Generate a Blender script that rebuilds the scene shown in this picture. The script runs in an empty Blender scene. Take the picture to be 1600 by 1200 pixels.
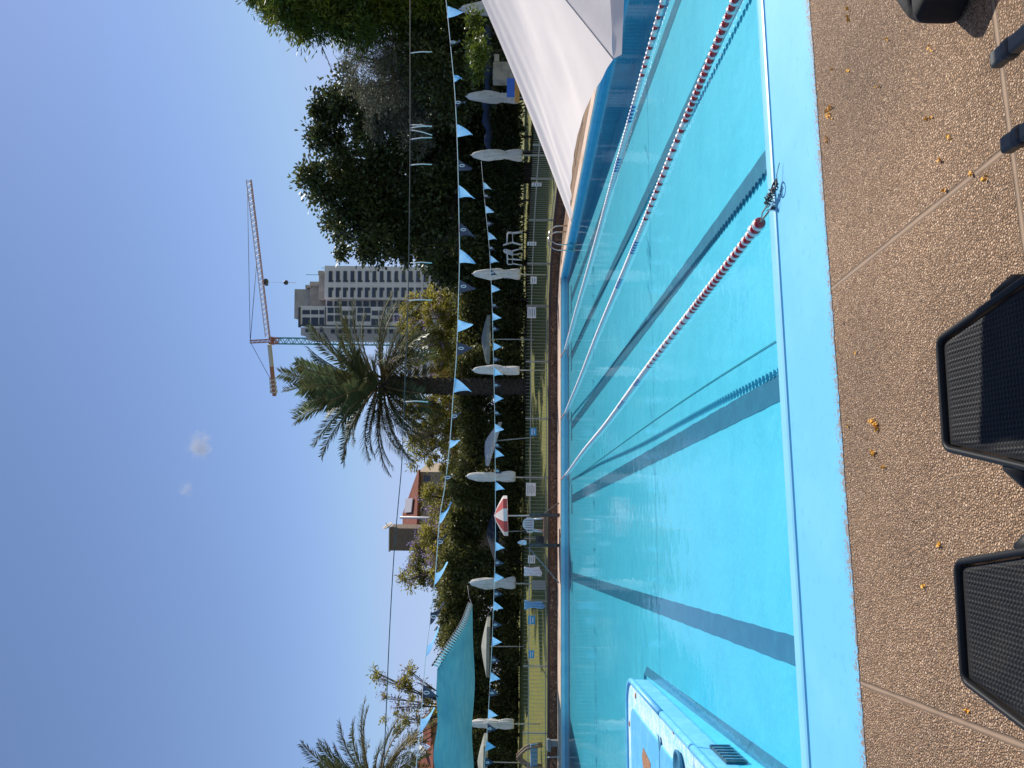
import bpy, bmesh, math, random
import numpy as np
from mathutils import Vector, Matrix
sc = bpy.context.scene
C = sc.collection
rnd = random.Random(7)
NR = np.random.default_rng(7)

# ---------------------------------------------------------------- camera (phone held on its side: the picture is turned a quarter)
FPX = 1220.0
EYE = Vector((0, 0, 2.1))
YAW, ROLL, DIP = math.radians(11.8), 0.0128, 0.0008
F0 = Vector((math.sin(YAW), math.cos(YAW), 0)); U0 = Vector((0, 0, 1)); R0 = F0.cross(U0)
FW = F0 * math.cos(DIP) - U0 * math.sin(DIP); UP = U0 * math.cos(DIP) + F0 * math.sin(DIP)
IR = R0 * math.cos(ROLL) + UP * math.sin(ROLL)          # upright picture's right
ID = -UP * math.cos(ROLL) + R0 * math.sin(ROLL)         # upright picture's down
cd = bpy.data.cameras.new('camera'); cam = bpy.data.objects.new('camera', cd); C.objects.link(cam)
cd.sensor_fit = 'HORIZONTAL'; cd.sensor_width = 36; cd.lens = 36 * FPX / 1600
cd.clip_start = 0.05; cd.clip_end = 5000
M = Matrix.Identity(4)
for i in range(3):
    M[i][0] = ID[i]; M[i][1] = IR[i]; M[i][2] = -FW[i]; M[i][3] = EYE[i]
cam.matrix_world = M
sc.camera = cam

# ---------------------------------------------------------------- light
SUN = Vector((0.84, 0.58, 1.0)).normalized()
sl = bpy.data.lights.new('sun', 'SUN'); so = bpy.data.objects.new('sun', sl); C.objects.link(so)
sl.energy = 4.4; sl.angle = math.radians(0.53); sl.color = (1.0, 0.94, 0.86)
so.rotation_euler = SUN.to_track_quat('Z', 'Y').to_euler(); so.location = (30, 20, 60)
w = bpy.data.worlds.new('World'); sc.world = w; w.use_nodes = True
wt = w.node_tree; bg = wt.nodes['Background']
sky = wt.nodes.new('ShaderNodeTexSky'); sky.sky_type = 'NISHITA'; sky.sun_disc = False
sky.sun_elevation = math.asin(SUN.z); sky.sun_rotation = math.atan2(SUN.x, SUN.y)
sky.air_density = 0.8; sky.dust_density = 0.1; sky.ozone_density = 4.5; sky.altitude = 0
tint = wt.nodes.new('ShaderNodeMix'); tint.data_type = 'RGBA'; tint.blend_type = 'MULTIPLY'; tint.inputs[0].default_value = 1; tint.inputs[7].default_value = (1.20, 1.06, 1.03, 1)
wt.links.new(sky.outputs[0], tint.inputs[6]); cap = wt.nodes.new('ShaderNodeMix'); cap.data_type = 'RGBA'; cap.blend_type = 'DARKEN'; cap.inputs[0].default_value = 0.8; cap.inputs[7].default_value = (3.1, 4.0, 6.0, 1)
wt.links.new(tint.outputs[2], cap.inputs[6]); wt.links.new(cap.outputs[2], bg.inputs[0]); bg.inputs[1].default_value = 0.112
vs = sc.view_settings; vs.view_transform = 'Standard'; vs.look = 'None'; vs.gamma = 1; vs.exposure = 0.3
sc.cycles.max_bounces = 8; sc.cycles.transparent_max_bounces = 16

# ---------------------------------------------------------------- from the photograph's pixels to places
def ray(x, y):
    p = ((1200 - y) - 600) / FPX; q = (x - 800) / FPX
    return FW + IR * p + ID * q
def at(x, y, d): return EYE + ray(x, y) * d              # at a depth
def on_z(x, y, z):
    r = ray(x, y); return EYE + r * ((z - EYE.z) / r.z)
def on_Y(x, y, Y):
    r = ray(x, y); return EYE + r * ((Y - EYE.y) / r.y)

# ---------------------------------------------------------------- materials
def mat(name, col, rough=0.6, bump=None, var=None, spec=0.5, metal=0.0, trans=0.0, coat=0.0, island=0.0, alpha=1.0):
    """bump=(scale,strength,dist); var=(scale,colour2,lo,hi) noise mixed second colour; trans = translucency"""
    m = bpy.data.materials.new(name); m.use_nodes = True
    t = m.node_tree; n = t.nodes; b = n['Principled BSDF']; L = t.links.new
    b.inputs['Roughness'].default_value = rough; b.inputs['Metallic'].default_value = metal
    b.inputs['Specular IOR Level'].default_value = spec
    b.inputs['Coat Weight'].default_value = coat
    tc = n.new('ShaderNodeTexCoord')
    rgb = n.new('ShaderNodeRGB'); rgb.outputs[0].default_value = (*col, 1); out = rgb.outputs[0]
    if var:
        for vv in (var if isinstance(var, list) else [var]):
            no = n.new('ShaderNodeTexNoise'); no.inputs['Scale'].default_value = vv[0]; no.inputs['Detail'].default_value = 6
            no.inputs['Roughness'].default_value = 0.6
            L(tc.outputs['Object'], no.inputs['Vector'])
            mr = n.new('ShaderNodeMapRange'); mr.inputs[1].default_value = vv[2]; mr.inputs[2].default_value = vv[3]
            L(no.outputs[0], mr.inputs[0])
            mx = n.new('ShaderNodeMix'); mx.data_type = 'RGBA'; L(mr.outputs[0], mx.inputs[0]); L(out, mx.inputs[6])
            mx.inputs[7].default_value = (*vv[1], 1); out = mx.outputs[2]
    if island:
        g = n.new('ShaderNodeNewGeometry'); mr = n.new('ShaderNodeMapRange')
        mr.inputs[3].default_value = 1 - island; mr.inputs[4].default_value = 1 + island
        L(g.outputs['Random Per Island'], mr.inputs[0])
        mx = n.new('ShaderNodeMix'); mx.data_type = 'RGBA'; mx.blend_type = 'MULTIPLY'; mx.inputs[0].default_value = 1
        L(out, mx.inputs[6]); L(mr.outputs[0], mx.inputs[7]); out = mx.outputs[2]
    L(out, b.inputs['Base Color'])
    if bump:
        no = n.new('ShaderNodeTexNoise'); no.inputs['Scale'].default_value = bump[0]; no.inputs['Detail'].default_value = 4
        L(tc.outputs['Object'], no.inputs['Vector'])
        bp = n.new('ShaderNodeBump'); bp.inputs['Strength'].default_value = bump[1]; bp.inputs['Distance'].default_value = bump[2]
        L(no.outputs[0], bp.inputs['Height']); L(bp.outputs[0], b.inputs['Normal'])
    if trans:
        tr = n.new('ShaderNodeBsdfTranslucent'); L(out, tr.inputs[0])
        ms = n.new('ShaderNodeMixShader'); ms.inputs[0].default_value = trans
        L(b.outputs[0], ms.inputs[1]); L(tr.outputs[0], ms.inputs[2])
        L(ms.outputs[0], n['Material Output'].inputs[0])
    if alpha < 1:
        src = n['Material Output'].inputs[0].links[0].from_socket
        tp = n.new('ShaderNodeBsdfTransparent'); ms = n.new('ShaderNodeMixShader'); ms.inputs[0].default_value = alpha
        L(tp.outputs[0], ms.inputs[1]); L(src, ms.inputs[2]); L(ms.outputs[0], n['Material Output'].inputs[0])
    return m

def brick_mat(name, c1, c2, mortar, scale, rough=0.85, bw=0.5, rh=0.25, ms=0.02, vec=None):
    m = bpy.data.materials.new(name); m.use_nodes = True
    t = m.node_tree; n = t.nodes; b = n['Principled BSDF']; L = t.links.new
    tc = n.new('ShaderNodeTexCoord'); br = n.new('ShaderNodeTexBrick')
    mp = n.new('ShaderNodeMapping'); mp.inputs['Rotation'].default_value = vec or (math.radians(90), 0, 0)
    L(tc.outputs['Object'], mp.inputs[0]); L(mp.outputs[0], br.inputs['Vector'])
    br.inputs['Color1'].default_value = (*c1, 1); br.inputs['Color2'].default_value = (*c2, 1); br.inputs['Mortar'].default_value = (*mortar, 1)
    br.inputs['Scale'].default_value = scale; br.inputs['Mortar Size'].default_value = ms
    br.inputs['Brick Width'].default_value = bw; br.inputs['Row Height'].default_value = rh
    L(br.outputs[0], b.inputs['Base Color']); b.inputs['Roughness'].default_value = rough
    bp = n.new('ShaderNodeBump'); bp.inputs['Strength'].default_value = 0.6; bp.inputs['Distance'].default_value = 0.01; bp.invert = True
    L(br.outputs['Fac'], bp.inputs['Height']); L(bp.outputs[0], b.inputs['Normal'])
    return m

def pebble_mat(name, cols, scale, joints=None, rough=0.75, bump=0.7, mort=(0.13, 0.08, 0.045)):
    """exposed aggregate: voronoi stones of mixed colour in mortar; joints=(x0, step, y0, step, half width)"""
    m = bpy.data.materials.new(name); m.use_nodes = True
    t = m.node_tree; n = t.nodes; b = n['Principled BSDF']; L = t.links.new
    tc = n.new('ShaderNodeTexCoord'); co = tc.outputs['Object']
    v = n.new('ShaderNodeTexVoronoi'); v.feature = 'F1'; v.inputs['Scale'].default_value = scale; L(co, v.inputs['Vector'])
    e = n.new('ShaderNodeTexVoronoi'); e.feature = 'DISTANCE_TO_EDGE'; e.inputs['Scale'].default_value = scale; L(co, e.inputs['Vector'])
    sx = n.new('ShaderNodeSeparateXYZ'); L(v.outputs['Color'], sx.inputs[0])
    cr = n.new('ShaderNodeValToRGB'); L(sx.outputs[0], cr.inputs[0])
    el = cr.color_ramp.elements
    while len(el) < len(cols): el.new(0.5)
    for i, c in enumerate(cols):
        el[i].position = i / (len(cols) - 1); el[i].color = (*c, 1)
    mr = n.new('ShaderNodeMapRange'); mr.inputs[1].default_value = 0.02; mr.inputs[2].default_value = 0.14; L(e.outputs[0], mr.inputs[0])
    mx = n.new('ShaderNodeMix'); mx.data_type = 'RGBA'; L(mr.outputs[0], mx.inputs[0]); mx.inputs[6].default_value = (*mort, 1); L(cr.outputs[0], mx.inputs[7])
    no = n.new('ShaderNodeTexNoise'); no.inputs['Scale'].default_value = 0.9; no.inputs['Detail'].default_value = 7; L(co, no.inputs['Vector'])
    mr2 = n.new('ShaderNodeMapRange'); mr2.inputs[1].default_value = 0.3; mr2.inputs[2].default_value = 0.7; mr2.inputs[3].default_value = 0.74; mr2.inputs[4].default_value = 1.16
    L(no.outputs[0], mr2.inputs[0])
    mm = n.new('ShaderNodeMix'); mm.data_type = 'RGBA'; mm.blend_type = 'MULTIPLY'; mm.inputs[0].default_value = 1
    L(mx.outputs[2], mm.inputs[6]); L(mr2.outputs[0], mm.inputs[7]); col = mm.outputs[2]
    h = n.new('ShaderNodeMapRange'); h.inputs[1].default_value = 0.0; h.inputs[2].default_value = 0.35; h.interpolation_type = 'SMOOTHSTEP'; L(e.outputs[0], h.inputs[0])
    ra = n.new('ShaderNodeMath'); ra.operation = 'MULTIPLY_ADD'; L(sx.outputs[1], ra.inputs[0]); ra.inputs[1].default_value = 0.6; L(h.outputs[0], ra.inputs[2])
    hm = n.new('ShaderNodeMath'); hm.operation = 'MULTIPLY'; L(ra.outputs[0], hm.inputs[0]); L(mr.outputs[0], hm.inputs[1]); height = hm.outputs[0]
    if joints:
        x0, xs, y0, ys, hw = joints
        s2 = n.new('ShaderNodeSeparateXYZ'); L(co, s2.inputs[0]); ds = []
        wob = n.new('ShaderNodeTexNoise'); wob.inputs['Scale'].default_value = 6; L(co, wob.inputs['Vector'])
        for k, (o0, st) in enumerate(((x0, xs), (y0, ys))):
            a = n.new('ShaderNodeMath'); a.operation = 'SUBTRACT'; L(s2.outputs[k], a.inputs[0]); a.inputs[1].default_value = o0 - st / 2
            p = n.new('ShaderNodeMath'); p.operation = 'FLOORED_MODULO'; L(a.outputs[0], p.inputs[0]); p.inputs[1].default_value = st
            q = n.new('ShaderNodeMath'); q.operation = 'SUBTRACT'; L(p.outputs[0], q.inputs[0]); q.inputs[1].default_value = st / 2
            z = n.new('ShaderNodeMath'); z.operation = 'ABSOLUTE'; L(q.outputs[0], z.inputs[0]); ds.append(z.outputs[0])
        mi = n.new('ShaderNodeMath'); mi.operation = 'MINIMUM'; L(ds[0], mi.inputs[0]); L(ds[1], mi.inputs[1])
        ad = n.new('ShaderNodeMath'); ad.operation = 'MULTIPLY_ADD'; L(wob.outputs[0], ad.inputs[0]); ad.inputs[1].default_value = 0.012; L(mi.outputs[0], ad.inputs[2])
        jf = n.new('ShaderNodeMapRange'); jf.inputs[1].default_value = hw + 0.004; jf.inputs[2].default_value = hw + 0.008; L(ad.outputs[0], jf.inputs[0])
        ed = n.new('ShaderNodeMapRange'); ed.inputs[1].default_value = hw - 0.008; ed.inputs[2].default_value = hw + 0.004; ed.inputs[3].default_value = 1; ed.inputs[4].default_value = 0.35
        L(ad.outputs[0], ed.inputs[0])
        jc = n.new('ShaderNodeMix'); jc.data_type = 'RGBA'; jc.blend_type = 'MULTIPLY'; jc.inputs[0].default_value = 1; jc.inputs[6].default_value = (0.36, 0.25, 0.165, 1); L(ed.outputs[0], jc.inputs[7])
        m2 = n.new('ShaderNodeMix'); m2.data_type = 'RGBA'; L(jf.outputs[0], m2.inputs[0]); L(jc.outputs[2], m2.inputs[6]); L(col, m2.inputs[7]); col = m2.outputs[2]
        h2 = n.new('ShaderNodeMath'); h2.operation = 'MULTIPLY'; L(height, h2.inputs[0]); L(jf.outputs[0], h2.inputs[1]); height = h2.outputs[0]
    L(col, b.inputs['Base Color']); b.inputs['Roughness'].default_value = rough; b.inputs['Specular IOR Level'].default_value = 0.3
    bp = n.new('ShaderNodeBump'); bp.inputs['Strength'].default_value = bump; bp.inputs['Distance'].default_value = 0.012
    L(height, bp.inputs['Height']); L(bp.outputs[0], b.inputs['Normal'])
    return m

PEB = [(0.24, 0.142, 0.08), (0.53, 0.345, 0.207), (0.42, 0.262, 0.152), (0.67, 0.47, 0.31), (0.49, 0.30, 0.165)]
m_deck = pebble_mat('pebble concrete', PEB, 80, (1.57, 2.28, 2.8, 2.28, 0.016))
m_fardeck = mat('far paving', (0.62, 0.45, 0.34), 0.85, None, (1.5, (0.46, 0.30, 0.2), 0.5, 0.65))
m_rubble = pebble_mat('pebble wall', [(0.15, 0.085, 0.05), (0.34, 0.19, 0.11), (0.22, 0.12, 0.065), (0.46, 0.28, 0.17)], 11, mort=(0.08, 0.05, 0.03))
m_coping = mat('blue coping paint', (0.165, 0.555, 0.83), 0.45, (60, 0.12, 0.003), [(1.6, (0.20, 0.60, 0.85), 0.45, 0.7), (14, (0.135, 0.49, 0.77), 0.58, 0.75)])
def wear(m):
    t = m.node_tree; n = t.nodes; L = t.links.new; b = n['Principled BSDF']; src = b.inputs['Base Color'].links[0].from_socket
    tc = n.new('ShaderNodeTexCoord'); sp = n.new('ShaderNodeSeparateXYZ'); L(tc.outputs['Object'], sp.inputs[0])
    no = n.new('ShaderNodeTexNoise'); no.inputs['Scale'].default_value = 55; no.inputs['Detail'].default_value = 5; no.inputs['Roughness'].default_value = 0.75; L(tc.outputs['Object'], no.inputs['Vector'])
    lo = n.new('ShaderNodeTexNoise'); lo.inputs['Scale'].default_value = 2.5; L(tc.outputs['Object'], lo.inputs['Vector'])
    mr = n.new('ShaderNodeMapRange'); mr.inputs[1].default_value = 4.545; mr.inputs[2].default_value = 4.70; mr.inputs[3].default_value = 0.12; mr.inputs[4].default_value = -0.16; L(sp.outputs[1], mr.inputs[0])
    a = n.new('ShaderNodeMath'); a.operation = 'ADD'; L(mr.outputs[0], a.inputs[0]); L(no.outputs[0], a.inputs[1])
    a2 = n.new('ShaderNodeMath'); a2.operation = 'MULTIPLY_ADD'; L(lo.outputs[0], a2.inputs[0]); a2.inputs[1].default_value = 0.22; L(a.outputs[0], a2.inputs[2])
    r = n.new('ShaderNodeMapRange'); r.inputs[1].default_value = 0.655; r.inputs[2].default_value = 0.70; L(a2.outputs[0], r.inputs[0])
    mx = n.new('ShaderNodeMix'); mx.data_type = 'RGBA'; L(r.outputs[0], mx.inputs[0]); L(src, mx.inputs[6]); mx.inputs[7].default_value = (0.30, 0.24, 0.19, 1); L(mx.outputs[2], b.inputs['Base Color'])
wear(m_coping)
m_lip = mat('pale blue nosing paint', (0.25, 0.64, 0.84), 0.4, (40, 0.12, 0.003), (3, (0.20, 0.58, 0.82), 0.5, 0.7))
m_floor = mat('pool floor paint', (0.14, 0.67, 0.86), 0.7, (9, 0.25, 0.02), [(1.3, (0.11, 0.61, 0.81), 0.42, 0.68), (22, (0.17, 0.73, 0.89), 0.5, 0.72)])
m_wallpaint = mat('pool wall paint', (0.13, 0.50, 0.74), 0.6, None, (2.5, (0.11, 0.44, 0.68), 0.45, 0.6))
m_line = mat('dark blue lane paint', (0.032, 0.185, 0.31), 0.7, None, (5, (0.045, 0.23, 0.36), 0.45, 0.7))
m_blue = mat('blue boat paint', (0.13, 0.49, 0.80), 0.45, (50, 0.15, 0.003), [(5, (0.18, 0.56, 0.85), 0.48, 0.62), (30, (0.09, 0.41, 0.73), 0.62, 0.7)])
m_peel = mat('peeling pale paint', (0.33, 0.70, 0.88), 0.6, (70, 0.35, 0.004), [(5, (0.62, 0.80, 0.86), 0.42, 0.62), (26, (0.80, 0.86, 0.86), 0.52, 0.62), (40, (0.16, 0.55, 0.82), 0.60, 0.68)])
m_rust = mat('rust', (0.32, 0.10, 0.03), 0.8, None, (60, (0.6, 0.3, 0.12), 0.45, 0.6))
m_barewood = mat('bare wood', (0.42, 0.22, 0.11), 0.8, None, (25, (0.25, 0.12, 0.06), 0.45, 0.6))
m_black = mat('black plastic', (0.018, 0.019, 0.022), 0.45)
m_red = mat('red plastic', (0.42, 0.012, 0.02), 0.25, coat=0.3)
m_whitep = mat('white plastic', (0.78, 0.78, 0.76), 0.35)
m_bluep = mat('blue plastic', (0.06, 0.16, 0.42), 0.35)
m_rope = mat('rope', (0.30, 0.24, 0.2), 0.8)
m_pinkrope = mat('faded pink rope', (0.62, 0.30, 0.24), 0.85)
m_cord = mat('white cord', (0.75, 0.75, 0.72), 0.6)
m_wire = mat('dark wire', (0.04, 0.045, 0.055), 0.6)
m_flagb = mat('light blue flag cloth', (0.38, 0.66, 0.92), 0.7, None, (12, (0.30, 0.58, 0.88), 0.45, 0.6), trans=0.45)
m_flagd = mat('dark flag cloth', (0.05, 0.055, 0.09), 0.7, None, None, trans=0.25)
m_canvas = mat('white canvas', (0.95, 0.86, 0.775), 0.85, (5, 0.2, 0.02), (1.5, (0.93, 0.835, 0.75), 0.45, 0.65), trans=0.12)
m_umbr = mat('faded umbrella cloth', (0.80, 0.755, 0.68), 0.9, (9, 0.5, 0.03), (5, (0.68, 0.635, 0.565), 0.45, 0.68), trans=0.1)
m_umbrg = mat('grey umbrella cloth', (0.42, 0.44, 0.38), 0.9, None, (5, (0.36, 0.37, 0.32), 0.45, 0.6), trans=0.25)
m_umbrn = mat('navy umbrella cloth', (0.006, 0.014, 0.028), 0.8, trans=0.1)
m_umbrr = mat('red umbrella cloth', (0.55, 0.10, 0.09), 0.8, trans=0.35)
m_umbrw = mat('white umbrella cloth', (0.85, 0.80, 0.76), 0.8, trans=0.35)
m_pole = mat('white metal pole', (0.62, 0.60, 0.56), 0.45)
m_steel = mat('stainless steel', (0.55, 0.54, 0.52), 0.25, metal=1.0)
m_fence = mat('pale fence paint', (0.30, 0.30, 0.26), 0.5)
m_darkwood = mat('dark weathered wood', (0.07, 0.06, 0.055), 0.85, None, (8, (0.12, 0.10, 0.09), 0.45, 0.6))
m_plank = mat('reddish plank', (0.22, 0.10, 0.06), 0.8)
m_sign = mat('white sign board', (0.68, 0.68, 0.64), 0.5)
m_signink = mat('sign print', (0.16, 0.17, 0.18), 0.6)
m_signb = mat('blue sign board', (0.03, 0.26, 0.50), 0.5)
m_tow_w = mat('white towel', (0.72, 0.74, 0.78), 0.95, (60, 0.4, 0.01), (14, (0.55, 0.58, 0.64), 0.5, 0.6))
m_tow_b = mat('blue towel', (0.16, 0.38, 0.60), 0.95, (60, 0.4, 0.01), (14, (0.45, 0.62, 0.75), 0.56, 0.66))
m_greyp = mat('grey plastic', (0.22, 0.25, 0.25), 0.6)
m_sail = mat('turquoise shade cloth', (0.05, 0.235, 0.31), 0.9, None, [(0.7, (0.075, 0.26, 0.31), 0.42, 0.65), (2.0, (0.04, 0.20, 0.28), 0.45, 0.65)], trans=0.45)
m_grass = mat('lawn grass', (0.17, 0.18, 0.024), 0.9, (40, 0.8, 0.05), [(0.9, (0.22, 0.19, 0.036), 0.45, 0.65), (9, (0.07, 0.085, 0.013), 0.5, 0.68)])
m_bark = mat('bark', (0.10, 0.075, 0.055), 0.9, (18, 0.8, 0.05), (6, (0.06, 0.045, 0.035), 0.45, 0.6))
m_palmbark = mat('palm bark', (0.055, 0.042, 0.032), 0.95, (10, 1.0, 0.1), (9, (0.11, 0.085, 0.06), 0.5, 0.6))
m_ficus = mat('dark glossy leaves', (0.065, 0.083, 0.026), 0.42, None, [(0.35, (0.11, 0.125, 0.036), 0.46, 0.6)], trans=0.28, island=0.5)
m_pinnate = mat('bright feathery leaves', (0.075, 0.12, 0.012), 0.5, None, [(0.5, (0.17, 0.19, 0.02), 0.5, 0.62)], trans=0.35, island=0.45)
m_silver = mat('grey green leaves', (0.14, 0.145, 0.10), 0.6, None, [(0.6, (0.19, 0.18, 0.115), 0.48, 0.6)], trans=0.2, island=0.5)
m_hedge = mat('hedge leaves', (0.115, 0.125, 0.035), 0.5, None, [(0.5, (0.20, 0.185, 0.045), 0.46, 0.6)], trans=0.42, island=0.5)
m_jac = mat('yellowish fern leaves', (0.36, 0.32, 0.06), 0.55, None, [(0.5, (0.24, 0.23, 0.045), 0.48, 0.6)], trans=0.5, island=0.5)
m_purple = mat('purple blossom', (0.36, 0.27, 0.50), 0.7, None, None, trans=0.45, island=0.35)
m_frond = mat('palm leaflets', (0.15, 0.185, 0.09), 0.45, None, [(0.5, (0.11, 0.11, 0.04), 0.48, 0.6)], trans=0.25, island=0.45)
m_frond_old = mat('yellowing palm leaflets', (0.20, 0.15, 0.045), 0.6, None, [(0.6, (0.13, 0.12, 0.04), 0.48, 0.6)], trans=0.25, island=0.45)
m_rachis = mat('palm stalk', (0.26, 0.17, 0.075), 0.6)
m_shrub = mat('lime shrub leaves', (0.13, 0.17, 0.02), 0.5, None, None, trans=0.3, island=0.5)
m_conc = mat('tower render', (0.74, 0.70, 0.70), 0.8, None, (0.15, (0.66, 0.62, 0.62), 0.45, 0.6))
m_conc2 = mat('tower warm concrete', (0.50, 0.43, 0.35), 0.85, None, (0.3, (0.40, 0.35, 0.29), 0.45, 0.6))
m_concd = mat('tower dark trim', (0.05, 0.055, 0.07), 0.5)
m_win = mat('dark window glass', (0.03, 0.035, 0.05), 0.12)
m_tile = brick_mat('red roof tiles', (0.36, 0.105, 0.05), (0.28, 0.075, 0.035), (0.13, 0.04, 0.02), 3.2, bw=0.5, rh=0.9, ms=0.06, vec=(0, 0, 0))
m_brick = brick_mat('brown stone brick', (0.25, 0.18, 0.12), (0.19, 0.13, 0.09), (0.12, 0.09, 0.07), 2.6)
m_cream = mat('cream wall', (0.46, 0.36, 0.25), 0.85, None, (1.2, (0.40, 0.31, 0.21), 0.45, 0.6))
m_crane_t = mat('green crane paint', (0.05, 0.27, 0.27), 0.5)
m_crane_w = mat('pale crane paint', (0.58, 0.54, 0.48), 0.5)
m_crane_r = mat('red crane paint', (0.40, 0.15, 0.08), 0.5)
m_petal = mat('orange petals', (0.85, 0.42, 0.04), 0.7, island=0.3)
m_seatweave = None

# ---------------------------------------------------------------- mesh helpers
class MB:
    def __init__(s): s.v = []; s.f = []; s.sm = []
    def add(s, vs, fs, smooth=False):
        o = len(s.v); s.v += [tuple(p) for p in vs]
        for f in fs: s.f.append(tuple(i + o for i in f)); s.sm.append(smooth)
        return s
    def box(s, c, size, rot=None):
        hx, hy, hz = size[0] / 2, size[1] / 2, size[2] / 2; c = Vector(c)
        P = [Vector((x, y, z)) for x in (-hx, hx) for y in (-hy, hy) for z in (-hz, hz)]
        if rot is not None: P = [rot @ p for p in P]
        return s.add([c + p for p in P], [(0, 1, 3, 2), (4, 6, 7, 5), (0, 4, 5, 1), (2, 3, 7, 6), (0, 2, 6, 4), (1, 5, 7, 3)])
    def bar(s, a, b, wx, wz=None, up=(0, 0, 1)):
        a = Vector(a); b = Vector(b); d = (b - a); l = d.length; d.normalize(); wz = wz or wx
        u = Vector(up)
        if abs(d.dot(u)) > 0.98: u = Vector((1, 0, 0))
        x = d.cross(u).normalized(); z = x.cross(d)
        rot = Matrix((x, d, z)).transposed()
        return s.box((a + b) / 2, (wx, l, wz), rot)
    def tube(s, pts, r, n=8, caps=True, smooth=True):
        pts = [Vector(p) for p in pts]; k = len(pts)
        rs = r if isinstance(r, (list, tuple)) else [r] * k
        vs = []; prev = None
        for i, p in enumerate(pts):
            d = (pts[min(i + 1, k - 1)] - pts[max(i - 1, 0)]).normalized()
            if prev is None:
                u = Vector((0, 0, 1)) if abs(d.z) < 0.9 else Vector((1, 0, 0)); x = d.cross(u).normalized()
            else:
                x = (prev - d * prev.dot(d)).normalized()
            prev = x; y = d.cross(x)
            for j in range(n):
                a = 2 * math.pi * j / n; vs.append(p + (x * math.cos(a) + y * math.sin(a)) * rs[i])
        fs = [(i * n + j, i * n + (j + 1) % n, (i + 1) * n + (j + 1) % n, (i + 1) * n + j) for i in range(k - 1) for j in range(n)]
        if caps: fs += [tuple(range(n - 1, -1, -1)), tuple(range((k - 1) * n, k * n))]
        return s.add(vs, fs, smooth)
    def grid(s, fn, nu, nv, smooth=True, closed_u=False):
        vs = [fn(i / nu, j / nv) for i in range(nu + 1) for j in range(nv + 1)]
        fs = [(i * (nv + 1) + j, (i + 1) * (nv + 1) + j, (i + 1) * (nv + 1) + j + 1, i * (nv + 1) + j + 1) for i in range(nu) for j in range(nv)]
        return s.add(vs, fs, smooth)
    def lathe(s, prof, n=24, base=(0, 0, 0), mod=None, smooth=True):
        b = Vector(base); vs = []
        for (r, z) in prof:
            for j in range(n):
                a = 2 * math.pi * j / n; rr = r * (mod(a, z) if mod else 1); vs.append(b + Vector((rr * math.cos(a), rr * math.sin(a), z)))
        k = len(prof)
        fs = [(i * n + j, i * n + (j + 1) % n, (i + 1) * n + (j + 1) % n, (i + 1) * n + j) for i in range(k - 1) for j in range(n)]
        fs += [tuple(range(n - 1, -1, -1)), tuple(range((k - 1) * n, k * n))]
        return s.add(vs, fs, smooth)

def tag(o, label=None, cat=None, group=None, kind=None):
    if label: o['label'] = label
    if cat: o['category'] = cat
    if group: o['group'] = group
    if kind: o['kind'] = kind
    return o
def obj(name, mb, m, parent=None, label=None, base=None):
    """one mesh object; world coordinates in mb, stored relative to the parent Empty (or base)"""
    off = Vector((0, 0, 0))
    if base is not None: off = Vector(base)
    elif parent is not None and parent.get('_b') is not None: off = Vector(parent['_b'])
    me = bpy.data.meshes.new(name)
    me.from_pydata([(p[0] - off.x, p[1] - off.y, p[2] - off.z) for p in mb.v], [], mb.f)
    me.polygons.foreach_set('use_smooth', mb.sm)
    for mm in (m if isinstance(m, list) else [m]): me.materials.append(mm)
    o = bpy.data.objects.new(name, me); C.objects.link(o)
    if parent is not None: o.parent = parent
    elif base is not None: o.location = base
    if base is not None and parent is not None: o.location = base
    if parent is not None: o['_b'] = [off.x, off.y, off.z] if base is None else [off.x, off.y, off.z]
    if label: o['label'] = label
    me.update()
    return o
def thing(name, loc, label, cat, group=None, local=False):
    o = bpy.data.objects.new(name, None); C.objects.link(o); o.location = loc; o.empty_display_size = 0.2
    o['_b'] = [0, 0, 0] if local else list(loc)
    return tag(o, label, cat, group)
def struct(name, mb, m): return tag(obj(name, mb, m), kind='structure')
def kids(o): return [c for c in bpy.data.objects if c.parent == o]
def dup(o, loc=None, rz=None, scale=None, label=None, parent=None):
    c = o.copy(); C.objects.link(c)
    if parent is not None: c.parent = parent
    if loc is not None: c.location = loc
    if rz is not None: c.rotation_euler = (0, 0, rz)
    if scale is not None: c.scale = scale if isinstance(scale, (tuple, list)) else (scale,) * 3
    if label: c['label'] = label
    for k in kids(o): dup(k, parent=c)
    return c
def sub(mb, bev=0.0): return mb
def bevel(o, wd, seg=2):
    md = o.modifiers.new('bevel', 'BEVEL'); md.width = wd; md.segments = seg; md.limit_method = 'ANGLE'; md.angle_limit = math.radians(40)
    return o
def solid(o, t, off=0.0):
    md = o.modifiers.new('solidify', 'SOLIDIFY'); md.thickness = t; md.offset = off
    return o

# ================================================================ THE SETTING
DZ = 0.15                                    # deck above the water
YN0, YN1, YF = 4.56, 5.58, 30.25             # near coping outer / inner edge, far lip
XR, XL = 10.75, -17.0
YW = 32.5                                    # foot of the retaining wall
def floor_z(Y): return -0.98 + (Y - YN1) / (YF - YN1) * 0.82

# near deck
g = MB(); g.add([(-60, -40, DZ), (60, -40, DZ), (60, YN0 + 0.1, DZ), (-60, YN0 + 0.1, DZ)], [(0, 1, 2, 3)])
g.add([(XR + 0.45, YN0, DZ), (60, YN0, DZ), (60, YW + 0.6, DZ), (XR + 0.45, YW + 0.6, DZ)], [(0, 1, 2, 3)])
struct('pool_deck', g, m_deck)
g = MB(); g.add([(-60, YF + 0.12, DZ - 0.002), (XR + 0.45, YF + 0.12, DZ - 0.002), (XR + 0.45, YW + 0.4, DZ - 0.002), (-60, YW + 0.4, DZ - 0.002)], [(0, 1, 2, 3)])
struct('far_pavement', g, m_fardeck)
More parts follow.
